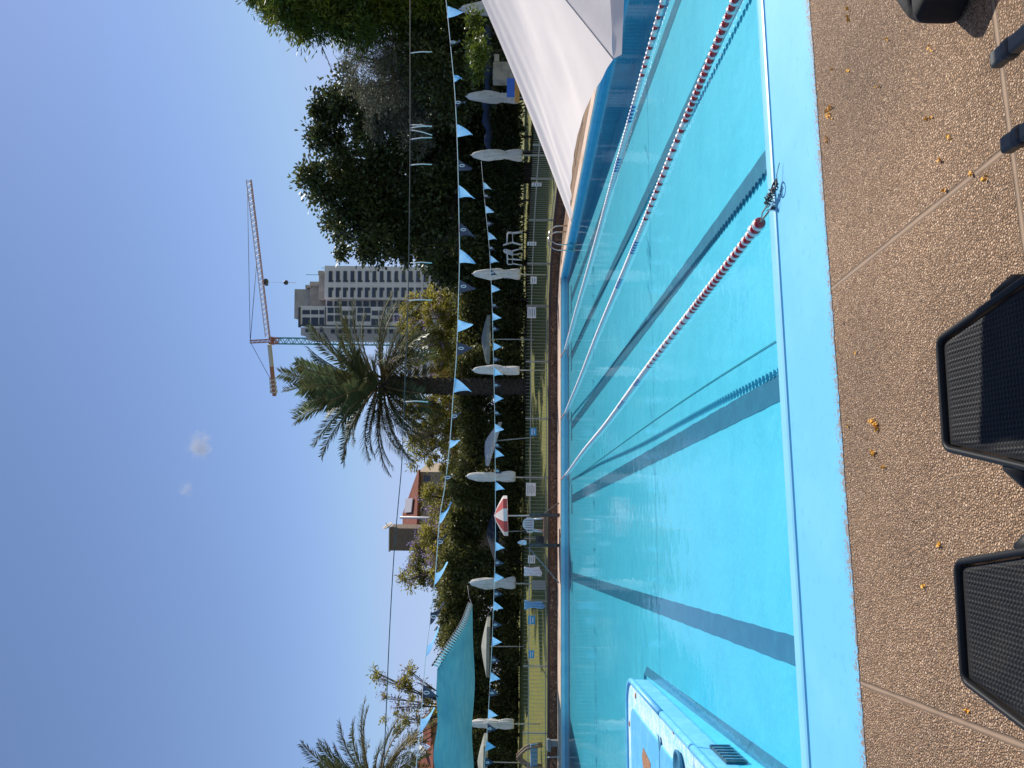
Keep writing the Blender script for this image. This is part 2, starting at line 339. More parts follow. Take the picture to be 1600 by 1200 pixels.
# near coping: a flat painted band and a rounded nosing
g = MB(); nx = 60
def cop(i, j):
    X = -40 + 80 * i; wob = 0.002 * math.sin(X * 7.3) + 0.002 * math.sin(X * 17.1) + 0.003 * math.sin(X * 61) + 0.003 * rnd.random()
    return (X, 5.37 if j == 1 else YN0 + wob - 0.01, DZ - 0.003 if j == 0 else DZ + 0.004)
g.grid(cop, 2400, 2, smooth=False)
struct('pool_coping', g, m_coping)
prof = [(5.37, DZ + 0.004), (5.377, DZ + 0.016), (5.395, DZ + 0.024), (5.45, DZ + 0.026), (5.52, DZ + 0.014), (5.56, DZ - 0.010), (5.585, DZ - 0.055), (5.585, -1.2)]
g = MB()
for a, b in zip(prof[:-1], prof[1:]):
    g.add([(-40, a[0], a[1]), (40, a[0], a[1]), (40, b[0], b[1]), (-40, b[0], b[1])], [(0, 1, 2, 3)], True)
struct('pool_nosing', g, m_lip)
# basin: floor, far wall, right wall, left wall
g = MB()
g.grid(lambda i, j: (XL + (XR + 0.02 - XL) * i, YN1 + (YF - YN1) * j, floor_z(YN1 + (YF - YN1) * j)), 20, 40, smooth=False)
struct('pool_floor', g, m_floor)
g = MB()
g.add([(XL, YF, -0.6), (XR, YF, -0.6), (XR, YF, DZ - 0.045), (XL, YF, DZ - 0.045)], [(0, 1, 2, 3)])
g.add([(XR, YN1, -1.2), (XR, YF, -0.6), (XR, YF, DZ - 0.045), (XR, YN1, DZ - 0.045)], [(0, 1, 2, 3)])
g.add([(XL, YN1, -1.2), (XL, YF, -0.6), (XL, YF, DZ), (XL, YN1, DZ)], [(0, 1, 2, 3)])
struct('pool_basin', g, m_wallpaint)
# pale lips of the far and right edges
g = MB()
g.box(((XL + XR) / 2, YF + 0.03, DZ - 0.018), (XR - XL, 0.18, 0.05)); g.box((XR + 0.23, (YN1 + YF) / 2, DZ - 0.012), (0.5, YF - YN1 + 0.24, 0.045))
struct('far_coping', g, mat('sunbleached coping', (0.66, 0.49, 0.38), 0.8, None, (2, (0.50, 0.33, 0.22), 0.5, 0.65)))
g = MB(); g.box((XR - 0.035, (YN1 + YF) / 2, DZ - 0.03), (0.05, YF - YN1 - 0.2, 0.05)); g.box(((XL + XR) / 2, YF - 0.055, DZ - 0.085), (XR - XL, 0.03, 0.125))
struct('edge_coping', g, mat('pale waterline paint', (0.40, 0.66, 0.74), 0.6, None, (3, (0.30, 0.58, 0.70), 0.45, 0.65)))
# lane markings on the floor, each with its T ends
marks = [(-3.75, 0.30), (-1.02, 0.30), (1.77, 0.30), (4.5, 0.30), (7.2, 0.30), (9.5, 0.30)]
g = MB()
def strip(x0, x1, y0, y1, n=240):
    g.grid(lambda i, j: (x0 + (x1 - x0) * i + (0.003 * math.sin((y0 + (y1 - y0) * j) * 5.3) + 0.003 * math.sin((y0 + (y1 - y0) * j) * 13 + i)) * (n > 4), y0 + (y1 - y0) * j, floor_z(y0 + (y1 - y0) * j) + 0.006), 1, n, smooth=False)
for X, wd in marks:
    if X > -3:
        strip(X - wd / 2, X + wd / 2, YN1 + 0.1, YF - 1.2); strip(X - 0.55, X + 0.55, YF - 1.2, YF - 0.95, 2)
g2 = g
struct('lane_marking', g, m_line)
# water
def water_mat():
    m = bpy.data.materials.new('pool water'); m.use_nodes = True
    t = m.node_tree; n = t.nodes; L = t.links.new; n.remove(n['Principled BSDF'])
    tc = n.new('ShaderNodeTexCoord')
    n1 = n.new('ShaderNodeTexNoise'); n1.inputs['Scale'].default_value = 3.2; n1.inputs['Detail'].default_value = 3; L(tc.outputs['Object'], n1.inputs['Vector'])
    n2 = n.new('ShaderNodeTexNoise'); n2.inputs['Scale'].default_value = 14; n2.inputs['Detail'].default_value = 3; L(tc.outputs['Object'], n2.inputs['Vector'])
    mm = n.new('ShaderNodeMath'); mm.operation = 'MULTIPLY_ADD'; L(n2.outputs[0], mm.inputs[0]); mm.inputs[1].default_value = 0.16; L(n1.outputs[0], mm.inputs[2])
    bp = n.new('ShaderNodeBump'); bp.inputs['Strength'].default_value = 0.35; bp.inputs['Distance'].default_value = 0.012; L(mm.outputs[0], bp.inputs['Height'])
    fr = n.new('ShaderNodeFresnel'); fr.inputs['IOR'].default_value = 1.33; L(bp.outputs[0], fr.inputs['Normal'])
    gl = n.new('ShaderNodeBsdfGlossy'); gl.inputs['Roughness'].default_value = 0.03; L(bp.outputs[0], gl.inputs['Normal'])
    tr = n.new('ShaderNodeBsdfTransparent'); tr.inputs[0].default_value = (0.80, 0.975, 0.99, 1)
    ms = n.new('ShaderNodeMixShader'); L(fr.outputs[0], ms.inputs[0]); L(tr.outputs[0], ms.inputs[1]); L(gl.outputs[0], ms.inputs[2])
    L(ms.outputs[0], n['Material Output'].inputs[0])
    return m
g = MB(); g.add([(XL, YN1, 0), (XR, YN1, 0), (XR, YF, 0), (XL, YF, 0)], [(0, 1, 2, 3)])
struct('water', g, water_mat())

# retaining wall line (foot of the raised lawn), bending towards us on the right
WL = [(-60, YW), (10.3, YW), (11.7, 31.2), (12.6, 28.9), (12.9, 26), (12.9, 22), (13.2, 5), (13.2, -40)]
ZW = 0.53
t = thing('retaining_wall', (0, YW, 0), 'low brown pebble retaining wall below the lawn along the far pool edge', 'wall')
g = MB()
for a, b in zip(WL[:-1], WL[1:]):
    g.add([(*a, DZ - 0.01), (*b, DZ - 0.01), (*b, ZW - 0.1), (*a, ZW - 0.1)], [(0, 1, 2, 3)])
obj('wall_face', g, m_rubble, t)
g = MB()
for a, b in zip(WL[:-1], WL[1:]):
    d = Vector((b[0] - a[0], b[1] - a[1], 0)).normalized(); nrm = Vector((-d.y, d.x, 0)) if True else None
    A = Vector((*a, 0)); B = Vector((*b, 0))
    P = [A - nrm * 0.05, B - nrm * 0.05, B + nrm * 0.2, A + nrm * 0.2]
    g.add([(p.x, p.y, ZW - 0.1) for p in P] + [(p.x, p.y, ZW) for p in P], [(0, 1, 2, 3), (4, 5, 6, 7), (0, 1, 5, 4), (2, 3, 7, 6)])
obj('wall_shade_line', g, mat('painted shade line', (0.07, 0.055, 0.05), 0.85), t)  # near-black band paints the line of shade along the wall top
# lawn: rises behind the wall, then level ground to the horizon
def lawn_z(Y): return ZW - 0.02 + max(0, min(Y, 47) - 32.7) * 0.060
g = MB()
ys = [32.6, 33.5, 36, 40, 44, 47, 60, 120, 400, 2500]; xs = [-2500, -300, -60, -30, -10, 10.3]
def lw(X, Y): return (X, Y, lawn_z(Y))
for i in range(len(ys) - 1):
    for j in range(len(xs) - 1):
        g.add([lw(xs[j], ys[i]), lw(xs[j + 1], ys[i]), lw(xs[j + 1], ys[i + 1]), lw(xs[j], ys[i + 1])], [(0, 1, 2, 3)])
ex = [p for p in WL[1:]]
for a, b in zip(ex[:-1], ex[1:]):
    g.add([(a[0] + 0.1, a[1], ZW - 0.02), (b[0] + 0.1, b[1], ZW - 0.02), (60, b[1], ZW - 0.02), (60, a[1], ZW - 0.02)], [(0, 1, 2, 3)])
g.add([(10.3, 32.6, ZW - 0.02), (10.4, 32.5, ZW - 0.02), (60, 32.5, ZW - 0.02), (60, 32.6, ZW - 0.02)], [(0, 1, 2, 3)])
xs = [10.3, 30, 60, 300, 2500]
for i in range(len(ys) - 1):
    for j in range(len(xs) - 1):
        g.add([lw(xs[j], ys[i]), lw(xs[j + 1], ys[i]), lw(xs[j + 1], ys[i + 1]), lw(xs[j], ys[i + 1])], [(0, 1, 2, 3)])
struct('lawn', g, m_grass)
# ================================================================ THE BLUE PIER IN THE POOL
PX, PY, PZ = -1.92, 12.75, 0.25
t = thing('pool_platform', (PX - 1.3, 9, 0), 'blue painted platform with peeling paint and rusty screws standing out into the pool', 'platform')
def outline(x0, x1, y0, y1, r, n=8):
    pts = [(x0, y0), (x1, y0)]
    for k in range(n + 1):
        a = math.pi / 2 * k / n; pts.append((x1 - r + r * math.cos(a), y1 - r + r * math.sin(a)))
    for k in range(n + 1):
        a = math.pi / 2 + math.pi / 2 * k / n; pts.append((x0 + r + r * math.cos(a), y1 - r + r * math.sin(a)))
    return pts
def extrude(mb, pts, z0, z1, cap=True):
    n = len(pts); vs = [(*p, z0) for p in pts] + [(*p, z1) for p in pts]
    fs = [(i, (i + 1) % n, n + (i + 1) % n, n + i) for i in range(n)]
    if cap: fs.append(tuple(range(n, 2 * n)))
    return mb.add(vs, fs)
g = MB(); extrude(g, outline(PX - 2.7, PX, YN1 + 0.02, PY, 0.42), -0.02, PZ - 0.035)
obj('body', g, m_blue, t)
g = MB(); extrude(g, outline(PX - 2.69, PX - 0.004, YN1 + 0.02, PY - 0.004, 0.42), -0.06, -0.015); extrude(g, outline(PX - 2.2, PX - 0.55, YN1 + 0.03, PY - 0.6, 0.2), -0.97, -0.05)
for k in range(20):
    ya, yb_ = YN1 + 0.05 + 7.0 * k / 20, YN1 + 0.05 + 7.0 * (k + 1) / 20; za, zb = [-0.335 + 0.262 * (q - 5.68) / 7.12 + 0.04 for q in (ya, yb_)]
    g.add([(PX - 0.005, ya, -0.03), (PX - 0.005, yb_, -0.03), (PX + 0.008, yb_, zb), (PX + 0.008, ya, za)], [(0, 1, 2, 3)])

obj('submerged_body', g, m_floor, t)
g = MB(); extrude(g, outline(PX - 2.66, PX - 0.06, YN1 + 0.02, PY - 0.05, 0.38), PZ - 0.03, PZ); obj('top_strip', g, m_peel, t)
g = MB(); extrude(g, outline(PX - 2.35, PX - 0.36, YN1 + 0.02, PY - 0.42, 0.22), PZ - 0.02, PZ + 0.022); bevel(obj('top_panel', g, m_blue, t), 0.012)
o1 = outline(PX - 2.68, PX - 0.02, YN1 + 0.02, PY - 0.02, 0.41)
pr = [Vector((*p, PZ - 0.005)) for p in o1[1:-1]]
def cut(pts, f): return [p for p in pts if f(p)]
far = [Vector((PX - 0.02, 10.06, PZ - 0.005))] + pr[1:]
g = MB(); g.tube([(p.x, p.y, p.z) for p in far], 0.042, 10); obj('edge_rail', g, m_blue, t)
g = MB(); g.tube([(PX - 0.02, YN1 + 0.05, PZ - 0.005), (PX - 0.02, 9.94, PZ - 0.005)], 0.042, 10); obj('edge_rail', g, m_blue, t)
g = MB(); g.box((PX - 0.03, 10.0, PZ - 0.01), (0.07, 0.11, 0.05)); obj('rail_gap', g, m_line, t)
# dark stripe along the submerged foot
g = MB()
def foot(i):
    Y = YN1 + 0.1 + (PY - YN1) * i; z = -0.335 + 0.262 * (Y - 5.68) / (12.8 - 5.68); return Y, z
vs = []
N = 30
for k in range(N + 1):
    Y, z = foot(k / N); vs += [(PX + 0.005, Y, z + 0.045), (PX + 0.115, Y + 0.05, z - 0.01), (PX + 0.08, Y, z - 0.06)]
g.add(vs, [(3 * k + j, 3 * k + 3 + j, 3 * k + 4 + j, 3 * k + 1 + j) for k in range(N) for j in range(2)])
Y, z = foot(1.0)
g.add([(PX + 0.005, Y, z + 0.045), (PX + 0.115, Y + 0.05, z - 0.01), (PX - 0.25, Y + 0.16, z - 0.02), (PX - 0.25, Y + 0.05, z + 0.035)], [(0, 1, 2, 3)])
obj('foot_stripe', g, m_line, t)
g = MB(); g.box((PX + 0.012, 8.0, -0.01), (0.03, 0.62, 0.20))
gr = obj('skimmer_grate', g, mat('dark grate', (0.03, 0.10, 0.13), 0.7), t)
for k in range(6):
    g = MB(); g.box((PX + 0.03, 7.74 + k * 0.105, -0.01), (0.015, 0.03, 0.19)); obj('slat', g, m_line, gr)
for (xx, yy) in ((1052, 1141), (986, 1131), (993, 1087)):
    p = on_z(xx, yy, PZ + 0.004); g = MB(); g.lathe([(0.001, 0.002), (0.045, 0.002), (0.03, 0.012), (0.012, 0.014)], 10, (p.x, p.y, PZ + (0.022 if p.x < PX - 0.36 else 0))); obj('screw', g, m_rust, t)
p = on_z(1008, 1191, PZ + 0.02)
g = MB(); g.add([(p.x - 0.45, p.y - 0.12, PZ + 0.026), (p.x + 0.1, p.y - 0.45, PZ + 0.026), (p.x + 0.16, p.y + 0.1, PZ + 0.026), (p.x + 0.02, p.y + 0.22, PZ + 0.026)], [(0, 1, 2, 3)]); obj('bare_patch', g, m_barewood, t)
p = on_z(1030, 1152, PZ + 0.02); q = on_z(1030, 1200, PZ + 0.02)
g = MB(); g.add([(p.x - 0.06, p.y - 0.10, PZ + 0.0265), (p.x + 0.02, p.y - 0.03, PZ + 0.0265), (p.x + 0.02, p.y + 0.08, PZ + 0.0265), (p.x - 0.16, p.y - 0.0, PZ + 0.0265)], [(0, 1, 2, 3)])
g.bar((p.x - 0.05, p.y, PZ + 0.0225), (q.x - 0.6, q.y - 0.05, PZ + 0.0225), 0.014, 0.006); obj('crack', g, m_line, t)
p = on_z(1062, 1203, PZ + 0.02)
g = MB(); g.lathe([(0.19, 0), (0.20, 0.03), (0.17, 0.035), (0.16, 0.01), (0.001, 0.008)], 24, (p.x, p.y, PZ + 0.022)); obj('hatch_ring', g, m_line, t)

# ================================================================ LANE ROPES
def float_mesh(name, body, rim):
    g = MB(); full = [(0.010, -0.042), (0.026, -0.042), (0.036, -0.034), (0.039, -0.024), (0.038, -0.006), (0.034, 0.000), (0.044, 0.006), (0.047, 0.014), (0.044, 0.026), (0.028, 0.034), (0.010, 0.034)]
    n = 14; vs = [(r * math.cos(2 * math.pi * j / n), z, r * math.sin(2 * math.pi * j / n)) for r, z in full for j in range(n)]
    k = len(full)
    fs = [(i * n + j, (i + 1) * n + j, (i + 1) * n + (j + 1) % n, i * n + (j + 1) % n) for i in range(k - 1) for j in range(n)] + [tuple(range(n)), tuple(range(k * n - 1, (k - 1) * n - 1, -1))]
    me = bpy.data.meshes.new(name); me.from_pydata(vs, [], fs); me.materials.append(body); me.materials.append(rim)
    mi = []
    for f in me.polygons:
        c = f.center; f.use_smooth = True; f.material_index = 1 if (c.y > 0.002) else 0
    return me
fm = {'r': float_mesh('red float', m_red, m_whitep), 'w': float_mesh('white float', m_whitep, m_whitep), 'b': float_mesh('blue float', m_bluep, m_whitep)}
def col_at(Y):
    if Y < 8.6: return 'r'
    if Y < 11.6: return 'r' if int(Y / 0.118) % 2 else 'w'
    for a, b in ((12.4, 12.9), (14.2, 14.8)):
        if a < Y < b: return 'b'
    return 'w'
def lane_rope(near, farp, y_first, y_parts, label):
    t = thing('lane_rope', (near.x, near.y, 0.02), label, 'lane rope', 'lane ropes floating across the pool')
    d = farp - near
    def P(Y):
        s = (Y - near.y) / d.y; p = near + d * s; s = max(0, min(1, s))
        return Vector((p.x + 0.03 * math.sin(Y * 0.5 + near.x) * math.sin(math.pi * s), Y, 0.022))
    g = MB(); g.tube([P(y_first - 0.3)] + [P(y_first + k * (29.4 - y_first) / 60) for k in range(61)], 0.008, 6); obj('cable', g, m_rope, t)
    Y = y_first; rest = {'r': MB(), 'w': MB(), 'b': MB()}; n = 0
    while Y < 29.3:
        c = col_at(Y); p = P(Y)
        if Y >= y_parts and n < 100:
            o = bpy.data.objects.new('float', fm[c]); C.objects.link(o); o.parent = t; o.location = p - Vector(t['_b'])
            o.rotation_euler = (rnd.uniform(-0.06, 0.06), rnd.uniform(0, 6.28), rnd.uniform(-0.09, 0.09) - math.atan2(d.x, d.y)); n += 1
            if Y < n1.y + 0.2 and y_parts == 0: o.scale = (1.25, 1.1, 1.25)
        else:
            vs = [v.co + p for v in fm[c].vertices]; rest[c].add(vs, [tuple(f.vertices) for f in fm[c].polygons], True)
        Y += 0.118
    allr = MB()
    idx = []
    for k, c in enumerate('rwb'):
        o = len(allr.v); allr.v += rest[c].v; allr.f += [tuple(i + o for i in f) for f in rest[c].f]; allr.sm += rest[c].sm; idx += [k] * len(rest[c].f)
    r = tag(obj('float', allr, [m_red, m_whitep, m_bluep], t), kind='stuff'); r.data.polygons.foreach_set('material_index', idx)
    # tied end at the far wall
    e = P(29.4); q = Vector((farp.x - 0.1, YF - 0.02, 0.12))
    g = MB(); g.tube([e, (e + q) / 2 + Vector((0.03, 0, 0.01)), q], 0.022, 6); g.tube([q + Vector((-0.08, 0, 0.0)), q + Vector((0, -0.05, 0.03)), q + Vector((0.08, -0.02, -0.03)), q + Vector((0.14, -0.03, -0.11))], 0.02, 6); obj('far_tie', g, m_pinkrope, t)
    return t, P
yl = 30.1
n1 = on_z(1186, 350, 0.022); n2 = on_z(1145, 8, 0.022); n3 = on_z(1036, 2, 0.022)
f1, f2, f3 = on_Y(881, 745, yl), on_Y(881, 650, yl), on_Y(881, 553, yl)
r1, P1 = lane_rope(n1, f1, n1.y, 0, 'lane rope of red then white floats with a loose black knot at its near end')
lane_rope(n2, f2, YN1 + 0.35, n2.y - 0.2, 'middle lane rope running between the other two ropes')
lane_rope(n3, f3, YN1 + 0.35, n3.y - 0.2, 'farthest lane rope, nearest the right hand pool wall')
# knot and stay of the first rope on the nosing
b = Vector(r1['_b'])
def nose(x, y, h=0.0): return on_z(x, y, DZ + 0.045 + h)
e = P1(n1.y - 0.06)
g = MB()
hook = on_z(1201, 318, DZ + 0.04)
g.tube([e, e + (hook - e) * 0.5 + Vector((0, 0, 0.02)), hook], 0.006, 6)
obj('steel_stay', g, m_rope, r1)
g = MB(); pts = []
a0, a1 = on_z(1200, 317, DZ + 0.05), on_z(1215, 289, DZ + 0.03)
for k in range(60):
    s = k / 59; c = a0 + (a1 - a0) * s; R = 0.014 + 0.012 * math.sin(s * 9) ** 2
    pts.append(c + Vector((R * math.cos(k * 1.1), R * math.sin(k * 1.1) * 0.8, 0.012 + R * math.sin(k * 1.7))))
g.tube(pts, 0.0055, 5)
lp = [a1 + Vector((0.05 * math.cos(k * 0.52) - 0.01, 0.05 * math.sin(k * 0.52), 0.012 + 0.02 * abs(math.sin(k * 0.26)))) for k in range(13)]
g.tube(lp, 0.006, 5)
lp = [a0 + (a1 - a0) * 0.35 + Vector((0.055 * math.cos(k * 0.52) - 0.02, 0.055 * math.sin(k * 0.52) + 0.02, 0.02)) for k in range(13)]
g.tube(lp, 0.0025, 5)
g.tube([a1, a1 + Vector((0.07, -0.02, 0.01)), a1 + Vector((0.15, -0.05, -0.005))], 0.003, 5)
obj('knot', g, m_black, r1)
g = MB(); s0 = on_z(1211, 325, DZ + 0.02); s1 = on_z(1198, 329, DZ + 0.03); g.tube([s0, s0 + Vector((0, 0, 0.03))], 0.012, 8); g.tube([s0 + Vector((0, 0, 0.02)), s1], 0.004, 6); obj('anchor_pin', g, m_black, r1)

# ================================================================ WICKER LOUNGERS (foot ends seen from above)
def weave_grid(hw0, hw1, y0, y1, z, nu=200, nv=240):
    g = MB()
    def fn(i, j):
        y = y0 + (y1 - y0) * j; hw = hw0 + (hw1 - hw0) * j; x = (2 * i - 1) * hw
        row = math.floor(x / 0.017); s = abs(math.sin(math.pi * x / 0.017)) ** 0.7; ph = (row % 2) * math.pi
        h = 0.0042 * s * (0.45 + 0.55 * math.sin(math.pi * y / 0.0088 + ph + 1.1 * math.sin(math.pi * x / 0.017)))
        ex = min(1, (1 - abs(2 * i - 1)) * 12) * min(1, j * 14)
        return (x, y, z + h * ex - 0.004 * (1 - ex))
    return g.grid(fn, nu, nv)
m_wick = mat('black wicker plastic', (0.020, 0.020, 0.021), 0.55, (400, 0.1, 0.001), (6, (0.028, 0.027, 0.026), 0.45, 0.65), spec=0.15)
m_wrim = mat('black moulded rim', (0.014, 0.014, 0.014), 0.5, (300, 0.1, 0.001), spec=0.25)
def lounger_proto():
    t = thing('sun_lounger', (0, 0, 0), 'x', 'sun lounger', 'black wicker loungers on the pool deck', local=True)
    Z = 0.33
    obj('seat', weave_grid(0.190, 0.308, -0.006, -0.62, Z - 0.006), m_wick, t)
    obj('mattress_panel', weave_grid(0.308, 0.308, -0.63, -1.15, Z - 0.006, 60, 60), m_wick, t)
    g = MB()
    def bk(i, j):
        return ((2 * i - 1) * 0.30, -1.17 - 0.68 * j, Z + 0.26 * j)
    g.grid(bk, 8, 12); solid(obj('backrest', g, m_wick, t), 0.03, -1)
    # rim: a rounded band round the tapered foot end and down both sides
    path = []
    def corner(cx, cy, a0, a1, r, n=6):
        for k in range(n + 1):
            a = a0 + (a1 - a0) * k / n; path.append((cx + r * math.cos(a), cy + r * math.sin(a)))
    path.append((0.327, -1.86)); path.append((0.327, -0.66)); path.append((0.30, -0.5))
    corner(0.172, -0.03, math.radians(12), math.radians(90), 0.04); corner(-0.172, -0.03, math.radians(90), math.radians(168), 0.04)
    path.append((-0.30, -0.5)); path.append((-0.327, -0.66)); path.append((-0.327, -1.86))
    sec = [(-0.011, -0.004), (-0.009, 0.007), (-0.002, 0.011), (0.006, 0.010), (0.013, 0.002), (0.012, -0.05), (0.008, -0.06), (-0.010, -0.06)]
    g = MB(); vs = []; k = len(path)
    for i, p in enumerate(path):
        a = Vector(path[max(i - 1, 0)]); b2 = Vector(path[min(i + 1, k - 1)]); d = (b2 - a).normalized(); nr = Vector((d.y, -d.x))
        if nr.dot(Vector((p[0], p[1] + 0.6))) < 0: nr = -nr
        for (o, h) in sec: vs.append((p[0] + nr.x * o, p[1] + nr.y * o, Z + h))
    m = len(sec)
    g.add(vs, [(i * m + j, i * m + (j + 1) % m, (i + 1) * m + (j + 1) % m, (i + 1) * m + j) for i in range(k - 1) for j in range(m)], True)
    obj('rim', g, m_wrim, t)
    # side band with woven surface under the rim, legs with a rounded shoulder
    for s in (-1, 1):
        g = MB(); g.grid(lambda i, j: (s * (0.215 + 0.112 * min(1, i / 0.42)), -0.06 - 1.6 * i, Z - 0.05 - 0.07 * j), 60, 3); solid(obj('side_band', g, m_wick, t), 0.01)
        for yy, xx in ((-0.33, 0.27), (-1.6, 0.30)):
            g = MB()
            g.tube([(s * (xx - 0.005), yy - 0.02, Z - 0.02), (s * (xx + 0.035), yy - 0.02, Z - 0.075), (s * (xx + 0.042), yy - 0.03, 0.16), (s * (xx + 0.035), yy - 0.02, 0.001)], [0.045, 0.058, 0.05, 0.034], 12)
            obj('leg', g, m_wrim, t)
    g = MB(); g.box((0, -0.055, Z - 0.07), (0.36, 0.02, 0.08)); obj('foot_panel', g, m_wick, t)
    return t
def foot_place(fr, fl, z=0.48):
    a, b = on_z(*fr, z), on_z(*fl, z); m = (a + b) / 2
    return m
L1 = lounger_proto()
m1 = foot_place((1470, 530), (1478, 700)); m2 = foot_place((1500, 878), (1505, 1065)); 
L1.location = (m1.x, m1.y, DZ); L1.rotation_euler = (0, 0, -math.radians(4)); L1['label'] = 'black wicker lounger half in shadow, its foot end nearest the middle of the deck'
L2 = dup(L1, (m2.x, m2.y, DZ), -math.radians(4.5), label='fully sunlit black wicker lounger beside the joint at the lower left of the deck')
bp = on_z(1500, -40, DZ)
t = thing('bag', (bp.x, bp.y, DZ), 'black bag set down at the right edge of the deck, throwing a pointed shadow', 'bag')
g = MB(); rz_ = Matrix.Rotation(math.radians(28), 3, 'Z')
def bagp(i, j):
    a = 2 * math.pi * i; b2 = math.pi * (j - 0.5); e = 0.28
    sg = lambda v: math.copysign(abs(v) ** e, v)
    q = Vector((0.19 * sg(math.cos(b2)) * sg(math.cos(a)), 0.15 * sg(math.cos(b2)) * sg(math.sin(a)), 0.105 + 0.105 * sg(math.sin(b2)) + 0.012 * math.sin(a * 5) * (j > 0.5)))
    return Vector((bp.x, bp.y, DZ)) + rz_ @ q
g.grid(bagp, 40, 20); obj('body', g, mat('black bag fabric', (0.006, 0.006, 0.007), 0.8, (30, 0.3, 0.01)), t)
g = MB(); g.tube([Vector((bp.x, bp.y, DZ)) + rz_ @ Vector((0.13 * math.cos(math.pi * k / 12), 0.0, 0.2 + 0.02 * math.sin(math.pi * k / 12))) for k in range(13)], 0.012, 6); obj('handle', g, m_black, t)
# folded tubular lounger at the right: two padded rail ends
t = thing('folding_lounger', (1.7, 2.2, DZ), 'black tube framed lounger of which two rounded rail ends show beside the deck joint', 'sun lounger')
ends = [on_z(1570, 83, 0.42), on_z(1587, 218, 0.42)]
dirr = Vector((-0.10, -1, 0)).normalized()
rails = []
for e in ends:
    g = MB(); g.bar(e - dirr * 0.055, e + dirr * 1.5, 0.062, 0.045); rails.append(bevel(obj('side_rail', g, mat('olive black metal', (0.045, 0.047, 0.04), 0.4), t), 0.012, 3))
    g = MB(); g.bar(e - dirr * 0.0, e + dirr * 0.058, 0.072, 0.055); bevel(obj('end_cap', g, m_black, t), 0.018, 3)
g = MB(); e0, e1 = ends
g.bar(e0 + dirr * 0.5, e1 + dirr * 0.5, 0.04); obj('cross_bar', g, m_black, t)
g = MB(); q0, q1 = e0 + dirr * 0.6, e1 + dirr * 0.6; q2, q3 = e1 + dirr * 1.45, e0 + dirr * 1.45
g.add([q0 + Vector((0, 0, 0.03)), q1 + Vector((0, 0, 0.03)), q2 + Vector((0, 0, 0.03)), q3 + Vector((0, 0, 0.03))], [(0, 1, 2, 3)]); solid(obj('fabric', g, m_black, t), 0.004)
for e in ends:
    for s in (0.65, 1.4):
        g = MB(); q = e + dirr * s; g.tube([q, (q.x, q.y, DZ)], 0.016, 8); obj('leg', g, m_black, t)

# ================================================================ NEAR PARASOL (right), its lit top facing us
C1 = Vector((1.50, 3.47, 1.824)); ex, ey = Vector((1, -0.13, 0)).normalized(), Vector((-0.13, -1, 0)).normalized()
C2 = C1 + ey * 1.60 + Vector((0, 0, 0.012)); C3 = C2 + ex * 2.62; C4 = C1 + ex * 2.62; AP = Vector((2.70, 2.45, 2.56))
t = thing('parasol', (2.70, 2.45, DZ), 'big white canvas parasol open close by at the upper right of the pool', 'parasol')
def panel(A, P, Q, seed, scal=0.06):
    def fn(i, j):
        s = i; tt = j
        e = P.lerp(Q, tt); sc_ = 1 - scal * math.sin(math.pi * tt) * s
        p = A.lerp(e, s * sc_)
        p.z -= 0.075 * math.sin(math.pi * s) * (0.35 + 0.65 * math.sin(math.pi * tt))
        fp, fq = math.exp(-tt * 7), math.exp(-(1 - tt) * 7)
        k = s ** 2.2
        p.z += 0.013 * k * (math.sin(tt * 60 + seed) * fp * (1 - math.exp(-tt * 18)) + 0.5 * math.sin((1 - tt) * 45 + seed) * fq * (1 - math.exp(-(1 - tt) * 14)))
        p.z += min(1, 12 * tt * (1 - tt)) * 0.003 * math.sin(tt * 19 + seed + 4 * s) * s * math.sin(math.pi * s) + min(1, 12 * tt * (1 - tt)) * 0.002 * math.sin(s * 13 + tt * 9 + seed)
        p.z += 0.009 * math.exp(-((s - 0.86) / 0.10) ** 2) * math.sin(tt * 22 + 3 * math.sin(tt * 7) + seed * 2) * math.sin(math.pi * tt)
        return p
    g = MB(); g.grid(fn, 60, 90); return g
cp = []
for k, (P, Q) in enumerate(((C1, C2), (C2, C3), (C3, C4), (C4, C1))):
    o = obj('canopy_panel', panel(AP, P, Q, k * 1.7), m_canvas, t); cp.append(o)
g = MB()
def flap(i, j):
    b = C2.lerp(C3, i); s_ = 1 - 0.06 * math.sin(math.pi * i); b = AP.lerp(b, s_)
    return b + Vector((0.01 * math.sin(i * 40), -0.02 * j, -0.05 * j * (0.4 + 0.6 * math.sin(math.pi * min(1, i * 3)))))
g.grid(flap, 40, 2); obj('valance', g, m_canvas, t)
g = MB(); g.tube([C2.lerp(AP, s) + Vector((0, 0, 0.001 - 0.02625 * math.sin(math.pi * s))) for s in [k / 20 for k in range(20)]], 0.0012, 5); obj('seam', g, mat('seam thread', (0.42, 0.38, 0.36), 0.9), t)
g = MB(); g.tube([(2.70, 2.45, DZ), (2.70, 2.45, 2.6)], 0.024, 12); obj('pole', g, m_pole, t)
g = MB(); g.lathe([(0.28, 0), (0.28, 0.06), (0.06, 0.1), (0.045, 0.35)], 24, (2.70, 2.45, DZ)); obj('base', g, m_greyp, t)
for P in (C1, C2, C3, C4):
    g = MB(); g.tube([AP - Vector((0, 0, 0.06)), AP.lerp(P, 0.5) - Vector((0, 0, 0.12)), AP.lerp(P, 0.93) - Vector((0, 0, 0.04))], 0.008, 6); obj('rib', g, m_pole, t)

